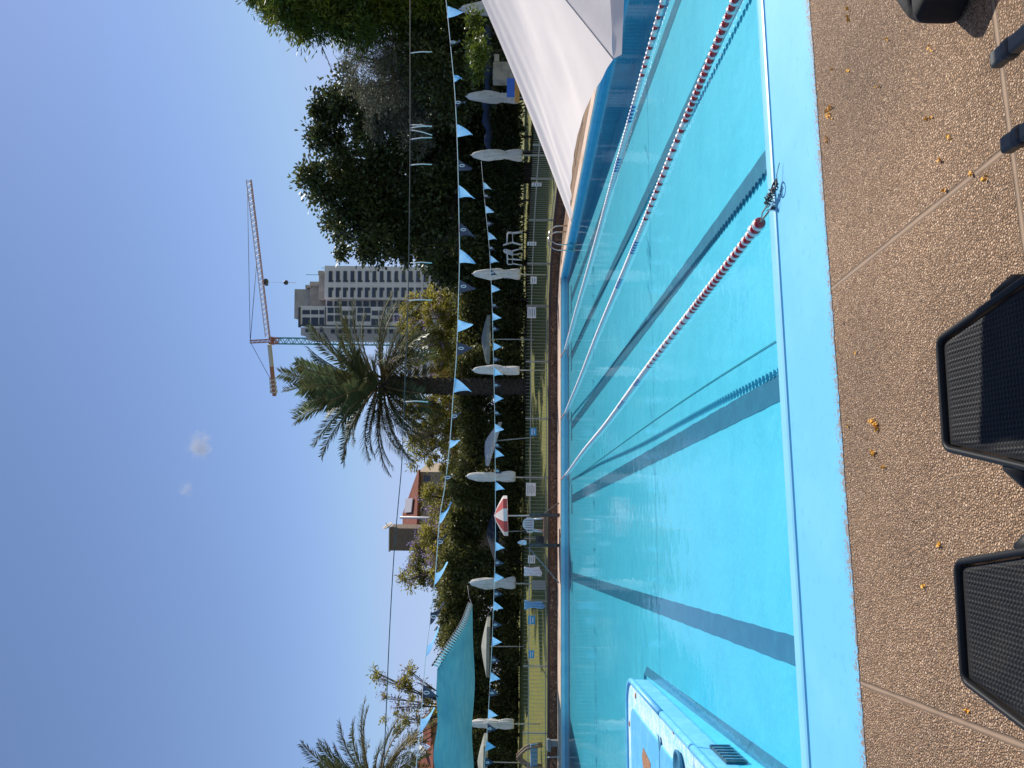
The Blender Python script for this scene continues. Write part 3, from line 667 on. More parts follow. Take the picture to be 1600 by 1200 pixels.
# ================================================================ FENCE ON THE WALL
t = thing('garden_fence', (0, YW + 0.1, ZW), 'pale metal bar fence with spiked tops running along the retaining wall', 'fence')
def along(poly, step):
    out = [];
    for a, b in zip(poly[:-1], poly[1:]):
        A, B = Vector((*a, 0)), Vector((*b, 0)); n = max(1, round((B - A).length / step))
        for k in range(n): out.append((A.lerp(B, k / n), A.lerp(B, (k + 1) / n)))
    return out
FP = [(-22, YW + 0.12), (10.3, YW + 0.12), (11.75, 31.3), (12.7, 28.95), (13.0, 26), (13.0, 14)]
for A, B in along(FP, 2.4):
    g = MB(); d = (B - A); l = d.length; d.normalize()
    for h, th in ((0.74, 0.035), (0.07, 0.03)):
        g.bar(A + Vector((0, 0, ZW + h)), B + Vector((0, 0, ZW + h)), 0.03, th)
    n = max(2, round(l / 0.145))
    for k in range(n):
        p = A + d * (l * (k + 0.5) / n); g.bar(p + Vector((0, 0, ZW + 0.02)), p + Vector((0, 0, ZW + 0.95)), 0.011)
    obj('fence_panel', g, m_fence, t)
    g = MB(); g.box((A.x, A.y, ZW + 0.48), (0.05, 0.05, 0.96)); obj('post', g, m_fence, t)
def fence_Y(x, y):
    """point on the fence plane seen at this pixel, a hand in front of it"""
    r = ray(x, y); best = None
    for a, b in zip(FP[:-1], FP[1:]):
        A, B = Vector((*a, 0)), Vector((*b, 0)); d = B - A
        den = r.x * d.y - r.y * d.x
        if abs(den) < 1e-9: continue
        s = (A.x * d.y - A.y * d.x - (EYE.x * d.y - EYE.y * d.x)) / den
        p = EYE + r * s; u = (Vector((p.x, p.y, 0)) - A).dot(d) / d.length_squared
        if s > 0 and -0.001 <= u <= 1.001:
            dn = Vector((d.y, -d.x, 0)).normalized()
            if dn.dot(EYE - p) < 0: dn = -dn
            return p, d.normalized(), dn
    p = on_Y(x, y, YW); return p, Vector((1, 0, 0)), Vector((0, -1, 0))
def board(name, y0, y1, x0, x1, m, label, cat, group, lines, ink):
    c, d, nr = fence_Y((x0 + x1) / 2, (y0 + y1) / 2); dep = (c - EYE).dot(FW); k = dep / FPX
    W_, H_ = (y1 - y0) * k, (x1 - x0) * k; c = c + nr * 0.06
    t = thing(name, c, label, cat, group)
    g = MB(); rot = Matrix((d, nr, Vector((0, 0, 1)))).transposed(); g.box(c, (W_, 0.012, H_), rot); obj('board', g, m, t)
    g = MB()
    for i in range(lines):
        zz = H_ * (0.5 - (i + 0.9) / (lines + 0.8)); ww = W_ * (0.8 - 0.22 * (i % 2))
        g.box(c + nr * 0.009 + Vector((0, 0, zz)), (ww, 0.004, H_ * 0.35 / (lines + 1)), rot)
    obj('print', g, ink, t)
board('fence_sign', 281, 291, 831, 846, m_sign, 'white notice board on the shaded right end of the fence', 'sign', 'notice boards on the fence', 3, m_signink)
board('fence_sign', 375, 383, 824, 838, m_sign, 'white notice board below the two white lawn chairs', 'sign', 'notice boards on the fence', 3, m_signink)
board('fence_sign', 431, 443, 829, 838.5, m_sign, 'small white notice board at the foot of a closed umbrella pole', 'sign', 'notice boards on the fence', 2, m_signink)
board('fence_sign', 480, 498, 824, 837.5, m_sign, 'wide white notice board under the tilted flat umbrella beside the hedge shade', 'sign', 'notice boards on the fence', 4, m_signink)
board('fence_sign', 755, 775, 822, 837, m_sign, 'widest white notice board, right of the lifeguard stand', 'sign', 'notice boards on the fence', 4, m_signink)
board('fence_sign', 868, 880, 825, 836, m_sign, 'white notice board between the lifeguard stand and the white towel', 'sign', 'notice boards on the fence', 3, m_signink)
board('fence_sign', 669, 681, 828, 838, m_signb, 'blue notice board nearest the palm trunk', 'sign', 'blue boards on the fence', 2, m_sign)
board('fence_sign', 962, 975, 825, 836, m_signb, 'blue notice board next to the blue towel', 'sign', 'blue boards on the fence', 2, m_sign)
board('fence_sign', 1016, 1028, 826, 834.5, m_signb, 'blue notice board farthest to the left on the fence', 'sign', 'blue boards on the fence', 2, m_sign)
def towel(y0, y1, x0, x1, m, label, taper):
    c, d, nr = fence_Y((x0 + x1) / 2, (y0 + y1) / 2); k = (c - EYE).dot(FW) / FPX; W_, H_ = (y1 - y0) * k, (x1 - x0) * k; top = c + Vector((0, 0, H_ / 2))
    def fn(i, j):
        s = (2 * i - 1) * W_ / 2 * (1 - taper * math.sin(math.pi * min(1, j * 1.1)) ** 2 * 0.5) * (1 - (0.35 * max(0, j - 0.7) / 0.3 if taper > 0.5 else 0))
        fold = 0.03 * math.sin(i * 17) * (0.4 + j)
        return top + d * s + nr * (0.05 + fold) + Vector((0, 0, -H_ * j * (0.93 + 0.07 * math.sin(i * 5))))
    g = MB(); g.grid(fn, 24, 16)
    def ov(i, j): return top + d * ((2 * i - 1) * W_ / 2) + nr * (0.05 + 0.03 * math.sin(i * 17) * 0.4 - 0.1 * j) + Vector((0, 0, 0.02 * math.sin(math.pi * j)))
    g.grid(ov, 24, 4)
    o = obj('towel', g, m, base=top); solid(o, 0.012); tag(o, label, 'towel', 'towels hung over the fence')
towel(886, 900, 820, 847, m_tow_w, 'white towel hanging folded over the fence', 0.3)
towel(938, 952, 820.5, 852, m_tow_b, 'striped blue towel hanging over the fence, pinched at the middle', 0.8)
# grey slatted board leaning at the fence
c, d, nr = fence_Y(842, 914)
t = thing('slatted_board', (c.x, c.y, ZW), 'grey plastic slatted lounger back leaning on the fence beside the towels', 'board')
g = MB(); k = 32 / FPX
for i in range(4): g.box(c + nr * 0.08 + d * ((i - 1.5) * 3.6 * k), (3.1 * k, 0.02, 22 * k), Matrix((d, nr, Vector((0, 0, 1)))).transposed())
obj('slats', g, m_greyp, t)
g = MB()
for zz in (-9, 0, 9): g.box(c + nr * 0.06 + Vector((0, 0, zz * k)), (14.4 * k, 0.02, 1.6 * k), Matrix((d, nr, Vector((0, 0, 1)))).transposed())
obj('frame', g, m_greyp, t)

# ================================================================ PLASTIC CHAIRS
def plastic_chair(label, group=None):
    t = thing('plastic_chair', (0, 0, 0), label, 'chair', group, local=True)      # faces -Y
    g = MB(); g.grid(lambda i, j: ((2 * i - 1) * (0.22 - 0.02 * j), -0.22 + 0.44 * j, 0.41 + 0.02 * (2 * i - 1) ** 2 - 0.02 * j), 8, 8); solid(obj('seat', g, m_whitep, t), 0.02)
    g = MB()
    def back(i, j):
        a = (2 * i - 1); hw = 0.235 * math.sqrt(max(0.02, 1 - max(0, (j - 0.55) / 0.45) ** 2.2)); return (a * hw, 0.22 + 0.12 * j - 0.05 * a * a, 0.40 + 0.42 * j)
    for s in range(5):
        i0, i1 = s / 5 + 0.02, (s + 1) / 5 - 0.02
        g.grid(lambda i, j: back(i0 + (i1 - i0) * i, j * 0.9), 2, 8)
    g.grid(lambda i, j: back(i, 0.82 + 0.18 * j), 12, 4); g.grid(lambda i, j: back(i, 0.12 * j), 10, 2)
    solid(obj('backrest', g, m_whitep, t), 0.018)
    for s in (-1, 1):
        g = MB(); g.tube([(s * 0.235, 0.25, 0.66), (s * 0.27, 0.05, 0.645), (s * 0.27, -0.16, 0.635), (s * 0.265, -0.22, 0.60), (s * 0.25, -0.22, 0.42)], 0.026, 8); obj('armrest', g, m_whitep, t)
        g = MB(); g.tube([(s * 0.22, -0.2, 0.42), (s * 0.26, -0.25, 0)], [0.034, 0.024], 8); obj('leg', g, m_whitep, t)
        g = MB(); g.tube([(s * 0.2, 0.2, 0.42), (s * 0.25, 0.3, 0)], [0.034, 0.024], 8); obj('leg', g, m_whitep, t)
    return t
# lifeguard stand on the strip of paving
def fY(x, y, Y): return on_Y(x, y, Y)
YP = 31.2
yL, yR = fY(850, 805, YP).x, fY(850, 852, YP).x
xl, xr = min(yL, yR), max(yL, yR)
t = thing('lifeguard_stand', ((xl + xr) / 2, YP, DZ), 'dark wooden lifeguard stand with a reddish plank deck at the far pool edge', 'platform')
zp = fY(850, 830, YP).z; ztop = fY(826, 852, YP).z
for X in (xl, xr):
    for Y in (YP - 0.35, YP + 0.38):
        g = MB(); g.box((X, Y, (DZ + (ztop if Y < YP else ztop - 0.1)) / 2 + 0.0), (0.13, 0.09, (ztop if Y < YP else ztop - 0.1) - DZ)); obj('post', g, m_darkwood, t)
g = MB(); g.box(((xl + xr) / 2, YP + 0.02, zp - 0.02), (xr - xl - 0.14, 0.9, 0.06))
for k in range(4): g.box(((xl + xr) / 2, YP - 0.44 + 0.004, zp - 0.03), (xr - xl - 0.14, 0.03, 0.12)) if k == 0 else None
obj('deck', g, m_plank, t)
g = MB(); g.box((xl + 0.2, YP + 0.25, zp + 0.17), (0.3, 0.3, 0.3)); obj('side_box', g, m_darkwood, t)
a, b2 = fY(826, 856, YP - 0.4), fY(873.5, 911, YP - 0.55)
g = MB(); g.tube([a, b2], 0.022, 8); obj('handrail', g, m_greyp, t)
a, b2 = fY(850, 803, YP - 0.4), fY(873.5, 786, YP - 0.5)
g = MB(); g.bar(a, b2, 0.05, 0.04); obj('brace', g, m_darkwood, t)
pc = plastic_chair('white plastic armchair standing on the lifeguard stand', 'white plastic chairs')
pc.location = (fY(850, 820, YP).x, YP + 0.02, zp + 0.015); pc.rotation_euler = (0, 0, math.radians(-6))
for (yy, dd, rz, lab) in ((372, 0, 1.25, 'white plastic chair shaded on the lawn, right one of the facing pair'), (402, 0, -1.5, 'white plastic chair shaded on the lawn, left one of the facing pair')):
    p = at(816, yy, 37); dup(pc, (p.x, p.y, p.z), rz, 1.1, label=lab)
# white bag on the post
p = fY(822, 848, YP - 0.35)
g = MB(); g.lathe([(0.03, -0.02), (0.09, 0.0), (0.10, 0.12), (0.07, 0.24), (0.035, 0.30), (0.02, 0.33)], 12, p, mod=lambda a, z: 1 + 0.12 * math.sin(3 * a + z * 9))
tag(obj('bag', g, m_tow_w, base=p), 'white bag hung on the left post of the lifeguard stand', 'bag')
# table between the two lawn chairs is not visible; grey bin and pole at the far left edge
c = fY(872, 1161, YW - 0.35)
t = thing('starting_block', (c.x, c.y, DZ), 'grey starting block at the far left edge of the pool', 'starting block')
g = MB(); g.box((c.x, c.y, DZ + 0.13), (0.22, 0.3, 0.26)); bevel(obj('pedestal', g, m_greyp, t), 0.02)
g = MB(); g.box((c.x - 0.07, c.y, DZ + 0.34), (0.42, 0.42, 0.14), Matrix.Rotation(math.radians(8), 3, 'X')); bevel(obj('step', g, m_greyp, t), 0.04, 3)
a, b2 = fY(855, 1183, YW - 0.3), fY(886, 1183, YF - 0.05)
g = MB(); g.tube([a, b2], 0.018, 8)
tag(obj('cleaning_pole', g, m_pole, base=b2), 'thin white cleaning pole leaning at the far left pool edge', 'pole')
# wooden lawn chair with blue cloth
def lp_(x, y): return on_Y(x, y, 33.1)
t = thing('lawn_chair', lp_(846, 1183), 'bent brown wood lawn chair draped with a blue cloth', 'chair')
for pts in (((808, 1185), (815, 1177), (822, 1171), (833, 1167), (848, 1166)), ((808, 1185), (816, 1191), (823, 1197), (834, 1200), (848, 1201))):
    for dy in (0.0, 0.45):
        g = MB(); g.tube([lp_(*q) + Vector((0, dy, 0)) for q in pts], 0.055, 8); obj('frame', g, mat('brown bent wood', (0.22, 0.14, 0.09), 0.7), t)
g = MB()
def sl_(i, j): 
    q = lp_(829 + 11 * j, 1163 + 42 * i); return q + Vector((0, -0.04 + 0.5 * j * 0.3 + 0.02 * math.sin(i * 30), 0))
g.grid(sl_, 24, 8); solid(obj('cloth', g, m_tow_b, t), 0.03)

# pool ladder near the far right corner
lb = on_z(886, 401, DZ); lb.x = XR + 0.03
t = thing('pool_ladder', (lb.x, lb.y, DZ), 'steel pool ladder with hooped handrails near the far right corner of the pool', 'ladder')
for k in range(2):
    Y = lb.y - 0.15 + 0.55 * k
    pts = [(XR - 0.06, Y, -0.5), (XR - 0.06, Y, 0.45)] + [(XR - 0.06 + 0.36 - 0.36 * math.cos(math.pi * s / 8), Y, 0.45 + 0.36 * math.sin(math.pi * s / 8)) for s in range(1, 8)] + [(XR + 0.66, Y, 0.45), (XR + 0.66, Y, DZ)]
    g = MB(); g.tube(pts, 0.024, 10); obj('handrail', g, m_steel, t)
for z in (-0.12, -0.34):
    g = MB(); g.box((XR - 0.09, lb.y + 0.125, z), (0.1, 0.55, 0.04)); obj('tread', g, mat('yellow tread', (0.7, 0.36, 0.06), 0.6), t)

# ================================================================ UMBRELLAS ON THE LAWN
def closed_umbrella(label):
    t = thing('closed_umbrella', (0, 0, 0), label, 'umbrella', 'closed umbrellas along the fence', local=True)
    g = MB(); g.tube([(0, 0, 0), (0, 0, 2.96)], 0.03, 10); obj('pole', g, m_pole, t)
    prof = [(0.03, 3.0), (0.07, 2.985), (0.115, 2.93), (0.15, 2.8), (0.18, 2.6), (0.195, 2.35), (0.20, 2.1), (0.185, 1.9), (0.155, 1.78), (0.15, 1.72), (0.175, 1.62), (0.195, 1.45), (0.205, 1.28), (0.20, 1.16), (0.16, 1.10)]
    def md(a, z): 
        f = max(0, min(1, (2.95 - z) / 0.5)); return 1 + f * (0.26 * abs(math.sin(4 * a + 0.8 * math.sin(z * 3))) ** 0.6 - 0.16 + 0.13 * math.sin(3 * a + z * 3.1) + 0.10 * math.sin(2 * a - z * 5) + 0.05 * math.sin(13 * a - z * 6)) + (0.25 * math.sin(5 * a + 1) if z < 1.14 else 0)
    g = MB(); g.lathe(list(reversed(prof)), 80, mod=md); obj('canopy', g, m_umbr, t)
    g = MB(); g.tube([(0.17 * math.cos(2 * math.pi * k / 20), 0.17 * math.sin(2 * math.pi * k / 20), 1.715) for k in range(21)], 0.02, 6); obj('tie', g, m_umbr, t)
    g = MB(); g.lathe([(0.03, 2.99), (0.035, 3.03), (0.01, 3.06)], 10); obj('finial', g, m_pole, t)
    return t
CU = [(738, 577, 34.5, 'closed beige umbrella standing just right of the palm trunk'), (728, 745, 34.5, 'closed beige umbrella between the palm trunk and the red and white umbrella'),
      (733, 911, 34.0, 'closed whitish umbrella behind the grey slatted board, at the tip of the turquoise sail'), (732, 1130, 33.5, 'closed white umbrella below the turquoise shade sail'),
      (738, 428, 35.0, 'closed grey umbrella in shade, right of the flat tilted beige one'), (736, 241, 33.0, 'closed grey umbrella where the far flag line is tied'),
      (728, 152, 36.0, 'closed grey umbrella above the small blue panel, partly behind the parasol'), (718, 12, 34.0, 'closed grey umbrella at the far right, almost hidden by the parasol')]
proto = None
for k, (tx, ty, dep, lab) in enumerate(CU):
    top = at(tx, ty, dep); z0 = lawn_z(top.y) if top.x < 10.3 or top.y > 31.4 else ZW - 0.02
    s = (top.z - z0) / 3.04
    if proto is None: proto = o = closed_umbrella(lab)
    else: o = dup(proto, label=lab)
    o.location = (top.x, top.y, z0); o.rotation_euler = (rnd.uniform(-0.012, 0.012), rnd.uniform(-0.015, 0.015), rnd.uniform(0, 6)); o.scale = (s * rnd.uniform(0.88, 1.05),) * 2 + (s,)
def open_umbrella(cx, cy, dep, Wpx, hpx, pole_base, m1, m2, label, tilt=0.0, ns=8, group='open umbrellas on the lawn'):
    k = dep / FPX; R = Wpx * k / 2; H = hpx * k
    apex = at(cx, cy, dep); base = at(pole_base[0], pole_base[1], dep)
    zg = lawn_z(apex.y) if True else 0
    t = thing('lawn_umbrella', (base.x, base.y, zg), label, 'umbrella', group)
    tl = Matrix.Rotation(tilt, 3, F0)
    for par in (0, 1):
        g = MB()
        for s in range(ns):
            if s % 2 != par and m1 is not m2: continue
            if m1 is m2 and par: continue
            a0, a1 = 2 * math.pi * s / ns, 2 * math.pi * (s + 1) / ns
            def fn(i, j):
                e = Vector((math.cos(a0), math.sin(a0), 0)).lerp(Vector((math.cos(a1), math.sin(a1), 0)), j) * R * i
                return apex + tl @ (e + Vector((0, 0, -H * (i ** 1.3))))
            g.grid(fn, 6, 4)
            e0, e1 = fn(1, 0), fn(1, 1); g.add([e0, e1, e1 - Vector((0, 0, 0.16)), e0 - Vector((0, 0, 0.16))], [(0, 1, 2, 3)])
        if g.v: obj('canopy', g, (m1, m2)[par], t)
    g = MB(); g.tube([(base.x, base.y, zg - 0.1), apex], 0.028, 8); obj('pole', g, m_pole, t)
    return t
open_umbrella(752, 530, 41, 80, 9, (818, 530), m_umbrg, m_umbrg, 'flat open grey beige umbrella in the shade, right of the palm trunk', 0.0)
open_umbrella(758, 690, 40, 72, 12, (816, 683), m_umbr, m_umbr, 'tilted open beige umbrella left of the palm trunk', 0.28)
open_umbrella(752, 1010, 42, 92, 9, (821, 1010), m_umbrg, m_umbrg, 'flat open grey umbrella below the lacing of the turquoise sail', 0.0)
open_umbrella(746, 1190, 40, 84, 10, (820, 1192), m_umbrg, m_umbrg, 'flat open grey umbrella at the far left, partly out of view', 0.0)
open_umbrella(760, 832, 43, 90, 14, (818, 829), m_umbrn, m_umbrn, 'dark navy open umbrella behind the red and white one', 0.0)
ru = open_umbrella(772, 806, 31.2, 62, 15, (826, 805), m_umbrr, m_umbrw, 'red and white striped umbrella fixed to the lifeguard stand', -0.04, 10)

# ================================================================ SHADE SAIL (turquoise)
T_, K_, L1_, L2_ = at(738, 946, 33), at(683, 1046, 25), at(735, 1270, 30), at(679, 1270, 21)
t = thing('shade_sail', T_, 'turquoise shade sail with white laced edge stretched at the left above the lawn', 'shade sail')
def ss(i, j):
    a = T_.lerp(L1_, i); b = K_.lerp(L2_, i); p = a.lerp(b, j)
    dx = 9 * math.sin(math.pi * min(1, j)) * (1 - i) ** 2; dep = (p - EYE).dot(FW) / FPX
    p.z -= dx * dep * 0.55
    p.z -= 0.10 * math.sin(math.pi * i) * (1 - j) + 0.03 * math.sin(i * 40 + j * 5) * math.exp(-i * 5) * math.sin(math.pi * j)
    p.z += 0.10 * math.sin((j * 1.2 + i * 2.6) * 5) * i + 0.12 * math.exp(-((j - 0.25 - 0.5 * (1 - i)) / 0.09) ** 2) * i
    return p
g = MB(); g.grid(ss, 60, 40); obj('cloth', g, m_sail, t)
g = MB(); g.tube([ss(0, k / 24) + Vector((0.12, 0, 0.16)) for k in range(25)], 0.03, 6); obj('edge_cable', g, m_wire, t)
g = MB()
for k in range(30):
    a = ss(0, k / 30); b2 = ss(0, min(1, (k + 0.5) / 30)) + Vector((0.12, 0, 0.16)); g.tube([a, b2], 0.035, 5)
obj('lacing', g, m_cord, t)
g = MB(); g.tube([T_, at(733, 932, 36.5), at(731, 915, 37)], 0.03, 6); obj('corner_rope', g, m_wire, t)
# ================================================================ FLAG LINES
def smooth_line(pts, n):
    out = []
    for i in range(n + 1):
        s = i / n * (len(pts) - 1); k = min(int(s), len(pts) - 2); u = s - k
        p0, p1, p2, p3 = pts[max(k - 1, 0)], pts[k], pts[k + 1], pts[min(k + 2, len(pts) - 1)]
        out.append(0.5 * ((2 * p1) + (p2 - p0) * u + (2 * p0 - 5 * p1 + 4 * p2 - p3) * u * u + (3 * p1 - p0 - 3 * p2 + p3) * u ** 3))
    return out
def flag_line(name, px, Y, flags, fw, fl, label):
    pts = [on_Y(x, y, Y) for x, y in px]; cur = smooth_line(pts, 120)
    t = thing(name, cur[60], label, 'flag line', 'flag lines across the pool')
    g = MB(); g.tube(cur, 0.0045 * (fw / 0.19), 5); obj('cord', g, m_cord, t)
    def pos(y):
        return min(cur, key=lambda p: abs((p - EYE).dot(IR) / (p - EYE).dot(FW) - (1200 - y - 600) / FPX))
    for (y, kind, sw, curl) in flags:
        c = pos(y)
        # kind b light blue, d dark with numeral; sw sideways drift of the tip; curl wraps the cloth
        def fn(i, j):
            wd = fw * (1 - j) * (1 - 0.6 * curl); x = (i - 0.5) * wd + sw * fl * j ** 1.6
            return c + Vector((x, (0.22 + 0.3 * curl) * fl * math.sin(j * 2.6 + i * 1.4 + y) * (0.25 + j) * 0.6, -fl * (1 - 0.55 * curl) * (j - 0.10 * abs(sw) * j * j) + 0.01 * math.sin(i * 9 + y) * j))
        g = MB(); g.grid(fn, 8, 10); f = obj('flag', g, m_flagb if kind == 'b' else m_flagd, t)
        if kind == 'd':
            g = MB(); q = fn(0.5, 0.27) + Vector((0, -0.02 - 0.03 * fl, 0)); n = 18
            w_, h_ = fw * 0.11, fl * 0.17
            vs = []
            for k in range(n):
                a = 2 * math.pi * k / n
                for s_ in (1.0, 0.58): vs.append(q + Vector((w_ * math.cos(a) * (s_ if s_ == 1 else 0.45), 0, h_ * math.sin(a) * (s_ if s_ == 1 else 0.68))))
            g.add(vs, [(2 * k, 2 * ((k + 1) % n), 2 * ((k + 1) % n) + 1, 2 * k + 1) for k in range(n)])
            obj('numeral', g, m_cord, f)
    return t
near_px = [(694, -40), (697, 0), (703, 60), (711, 150), (715, 240), (717, 330), (718, 400), (716, 480), (713, 560), (708, 620), (703, 690), (695, 760), (687, 810), (680, 900), (672, 970), (664, 1040), (657, 1130), (650, 1200), (646, 1240)]
nf = [(20, 'b', -0.15, 0), (68, 'd', 0.35, 0.75), (115, 'b', -0.2, 0.85), (160, 'd', 0.1, 0.7), (209, 'b', -0.35, 0), (258, 'd', -0.25, 0.2), (306, 'b', -0.35, 0), (355, 'd', -0.5, 0), (403, 'b', -0.5, 0), (452, 'd', -0.1, 0), (503, 'b', 0.05, 0.2), (549, 'd', 0.0, 0.05), (600, 'b', -0.35, 0), (648, 'd', 0.2, 0.9), (692, 'b', 0.2, 0.75), (745, 'd', 0.2, 0.95), (806, 'b', 0.9, 0.55), (850, 'd', 0.5, 0.9), (905, 'b', 0.9, 0.5), (964, 'd', 0.9, 0.4), (1018, 'b', 1.2, 0.6), (1085, 'd', -0.3, 0.35), (1137, 'b', 0.9, 0.4)]
flag_line('flag_line', near_px, 9.9, nf, 0.20, 0.225, 'nearer line of pale blue and dark pennants sagging across the treetops')
far_px = [(752, 252), (757, 310), (763, 370), (766, 410), (769, 480), (771, 560), (773, 650), (774, 760), (774, 850), (772, 920), (769, 1000), (766, 1060), (762, 1130), (758, 1180), (755, 1240)]
ff = []
yb = [287, 327, 367, 406, 454, 495, 538, 582, 625, 667, 713, 757, 853, 901, 951, 1004, 1058, 1112, 1168]
for a, b in zip(yb[:-1], yb[1:]):
    ff.append((a, 'b', rnd.uniform(-0.4, 0.05) if a < 760 else rnd.uniform(-0.3, 0.15), 0.0)); ff.append(((a + b) / 2, 'd', rnd.uniform(-0.4, 0), 0.1 if a > 800 else 0.4))
    if b - a > 80: ff.pop()
ff.append((1168, 'b', -0.1, 0)); ff.append((1194, 'd', 0, 0))
flag_line('flag_line', far_px, 25.0, ff, 0.29, 0.30, 'farther line of pale blue and dark pennants tied to a grey umbrella')
# streamer cable over the middle of the pool
cab = [(641, -60), (641, 0), (641, 110), (641, 210), (640, 320), (639, 400), (636, 520), (631, 640), (628, 720), (622, 790), (616, 860), (609, 980), (603, 1120), (598, 1240)]
cur = smooth_line([on_Y(x, y, 18) for x, y in cab], 80)
t = thing('streamer_cable', cur[40], 'thin dark cable high over the pool with short white strings hanging from it', 'cable')
g = MB(); g.tube(cur, 0.011, 5); obj('wire', g, m_wire, t)
for y, lean in ((83, 2), (195, -3), (200, 3), (206, -5), (212, -3), (258, 1), (411, 0), (470, 1), (628, 0)):
    x0 = 641 if y < 420 else 639 - (y - 420) * 0.035
    p, q = on_Y(x0, y + (6 if y == 212 else 0) - (3 if y == 206 else 0), 18), on_Y(675 if y < 500 else 669, y - lean, 18); m_ = (p + q) / 2 + Vector((0.02, 0, 0))
    g = MB(); g.tube([p, m_, q], 0.014, 5); obj('string', g, m_cord, t)
g = MB(); g.tube([at(480, 40, 60), at(503, 72, 60), at(527, 130, 60), at(545, 190, 62)], 0.03, 5)
tag(obj('overhead_wire', g, m_wire, base=at(503, 72, 60)), 'short overhead wire in the sky between the two trees at the right', 'wire')

# ================================================================ TREES
def lobes_px(lst, d, squash=0.8, spread=1.0):
    """crown lobes read as (x, y, radius) in the photograph at a depth -> world spheres with their own depth offsets"""
    out = []
    for i, l in enumerate(lst):
        x, y, r = l[:3]; dd = d + (l[3] if len(l) > 3 else math.sin(i * 2.4) * 1.2 * spread)
        out.append((at(x, y, dd), r * dd / FPX))
    return out
def leaf_mesh(name, centers, axes, length, width, m, parent=None, off=None, fold=0.25, side=None):
    """kite shaped leaves, one quad each"""
    n = len(centers); a = axes / np.linalg.norm(axes, axis=1, keepdims=True)
    r = NR.normal(size=(n, 3)) if side is None else side
    b = np.cross(a, r); b /= np.linalg.norm(b, axis=1, keepdims=True) + 1e-9; c = np.cross(a, b)
    L = (np.asarray(length) * np.ones(n))[:, None]; W = (np.asarray(width) * np.ones(n))[:, None]
    v = np.stack([centers - a * L * 0.5, centers + b * W * 0.5 + c * W * fold * 0.5 + a * L * 0.05, centers + a * L * 0.5, centers - b * W * 0.5 + c * W * fold * 0.5 + a * L * 0.05], 1).reshape(-1, 3)
    o = np.zeros(3) if off is None else np.array(off); v = (v - o).astype(np.float32)
    me = bpy.data.meshes.new(name); me.vertices.add(4 * n); me.vertices.foreach_set('co', v.ravel())
    me.loops.add(4 * n); me.loops.foreach_set('vertex_index', np.arange(4 * n, dtype=np.int32))
    me.polygons.add(n); me.polygons.foreach_set('loop_start', np.arange(0, 4 * n, 4, dtype=np.int32)); me.polygons.foreach_set('loop_total', np.full(n, 4, dtype=np.int32))
    me.materials.append(m); me.update(calc_edges=True); me.validate()
    ob = bpy.data.objects.new(name, me); C.objects.link(ob)
    if parent is not None: ob.parent = parent; ob['_b'] = list(o)
    return ob
def crown_points(lobes, n, nclump, sig, shell=0.55, flat=0.85, minz=None):
    cs = np.array([tuple(c) for c, r in lobes]); rs = np.array([r for c, r in lobes])
    wgt = rs ** 2 / (rs ** 2).sum()
    k = NR.choice(len(rs), nclump, p=wgt); d = NR.normal(size=(nclump, 3)); d /= np.linalg.norm(d, axis=1, keepdims=True)
    rad = rs[k] * (shell + (1 - shell) * NR.random(nclump) ** 0.6); d[:, 2] *= flat
    cc = cs[k] + d * rad[:, None]; cw = NR.uniform(0.4, 1.6, nclump); sg = sig * NR.uniform(0.7, 1.35, nclump)
    j = NR.choice(nclump, n, p=cw / cw.sum()); off = NR.normal(size=(n, 3)) * sg[j][:, None]; off[:, 2] *= 0.75
    P = cc[j] + off; A = d[j] * 0.7 + off / (sg[j][:, None]) * 0.6 + NR.normal(size=(n, 3)) * 0.6; A[:, 2] -= 0.15
    if minz is not None: keep = P[:, 2] > minz; P, A = P[keep], A[keep]
    return P, A, cc
def tree(name, base, lobes, n, nclump, sig, ll, lw, m, label, cat='tree', group=None, tr=0.3, shell=0.5, flat=0.85, limbs=9, bark=None, blossom=None, part='crown'):
    t = thing(name, base, label, cat, group); b = Vector(base)
    P, A, cc = crown_points(lobes, n, nclump, sig, shell, flat, b.z + 0.1)
    leaf_mesh(part, P, A, ll * NR.uniform(0.7, 1.3, len(P)), lw * NR.uniform(0.7, 1.3, len(P)), m, t, base)
    if tr:
        g = MB(); cen = sum((c for c, r in lobes), Vector((0, 0, 0))) / len(lobes)
        fork = b.lerp(Vector((b.x * 0.7 + cen.x * 0.3, b.y, cen.z)), 0.42)
        g.tube([b - Vector((0, 0, 0.2)), b.lerp(fork, 0.5) + Vector((0.12, 0.05, 0)), fork], [tr * 1.15, tr, tr * 0.75], 10)
        obj('trunk', g, bark or m_bark, t)
        big = sorted(lobes, key=lambda q: -q[1])[:limbs]
        for c, r in big:
            g = MB(); mid = fork.lerp(c, 0.5) + Vector((rnd.uniform(-.2, .2), rnd.uniform(-.2, .2), r * 0.25)); g.tube([fork, mid, c, c + (c - mid) * 0.15], [tr * 0.5, tr * 0.33, tr * 0.2, tr * 0.06], 7)
            for q in range(3):
                e = c + Vector((rnd.uniform(-1, 1), rnd.uniform(-1, 1), rnd.uniform(-0.5, 1))) * r * 0.8; g.tube([mid.lerp(c, 0.5), (mid + e) / 2 + Vector((0, 0, 0.1)), e], [tr * 0.2, tr * 0.13, tr * 0.04], 5)
            obj('limb', g, bark or m_bark, t)
    if blossom:
        k = NR.choice(len(cc), max(3, int(len(cc) * blossom)), replace=False); nb = 46
        Pb = (cc[k][:, None, :] + NR.normal(size=(len(k), nb, 3)) * np.array([0.17, 0.17, 0.24]) + np.array([0, 0, 0.15])).reshape(-1, 3)
        leaf_mesh('blossom', Pb, NR.normal(size=Pb.shape), 0.11, 0.09, m_purple, t, base)
    return t
def gz(p): return lawn_z(p.y)
def foot_of(x, y, d):
    p = at(x, y, d); return Vector((p.x, p.y, gz(p)))

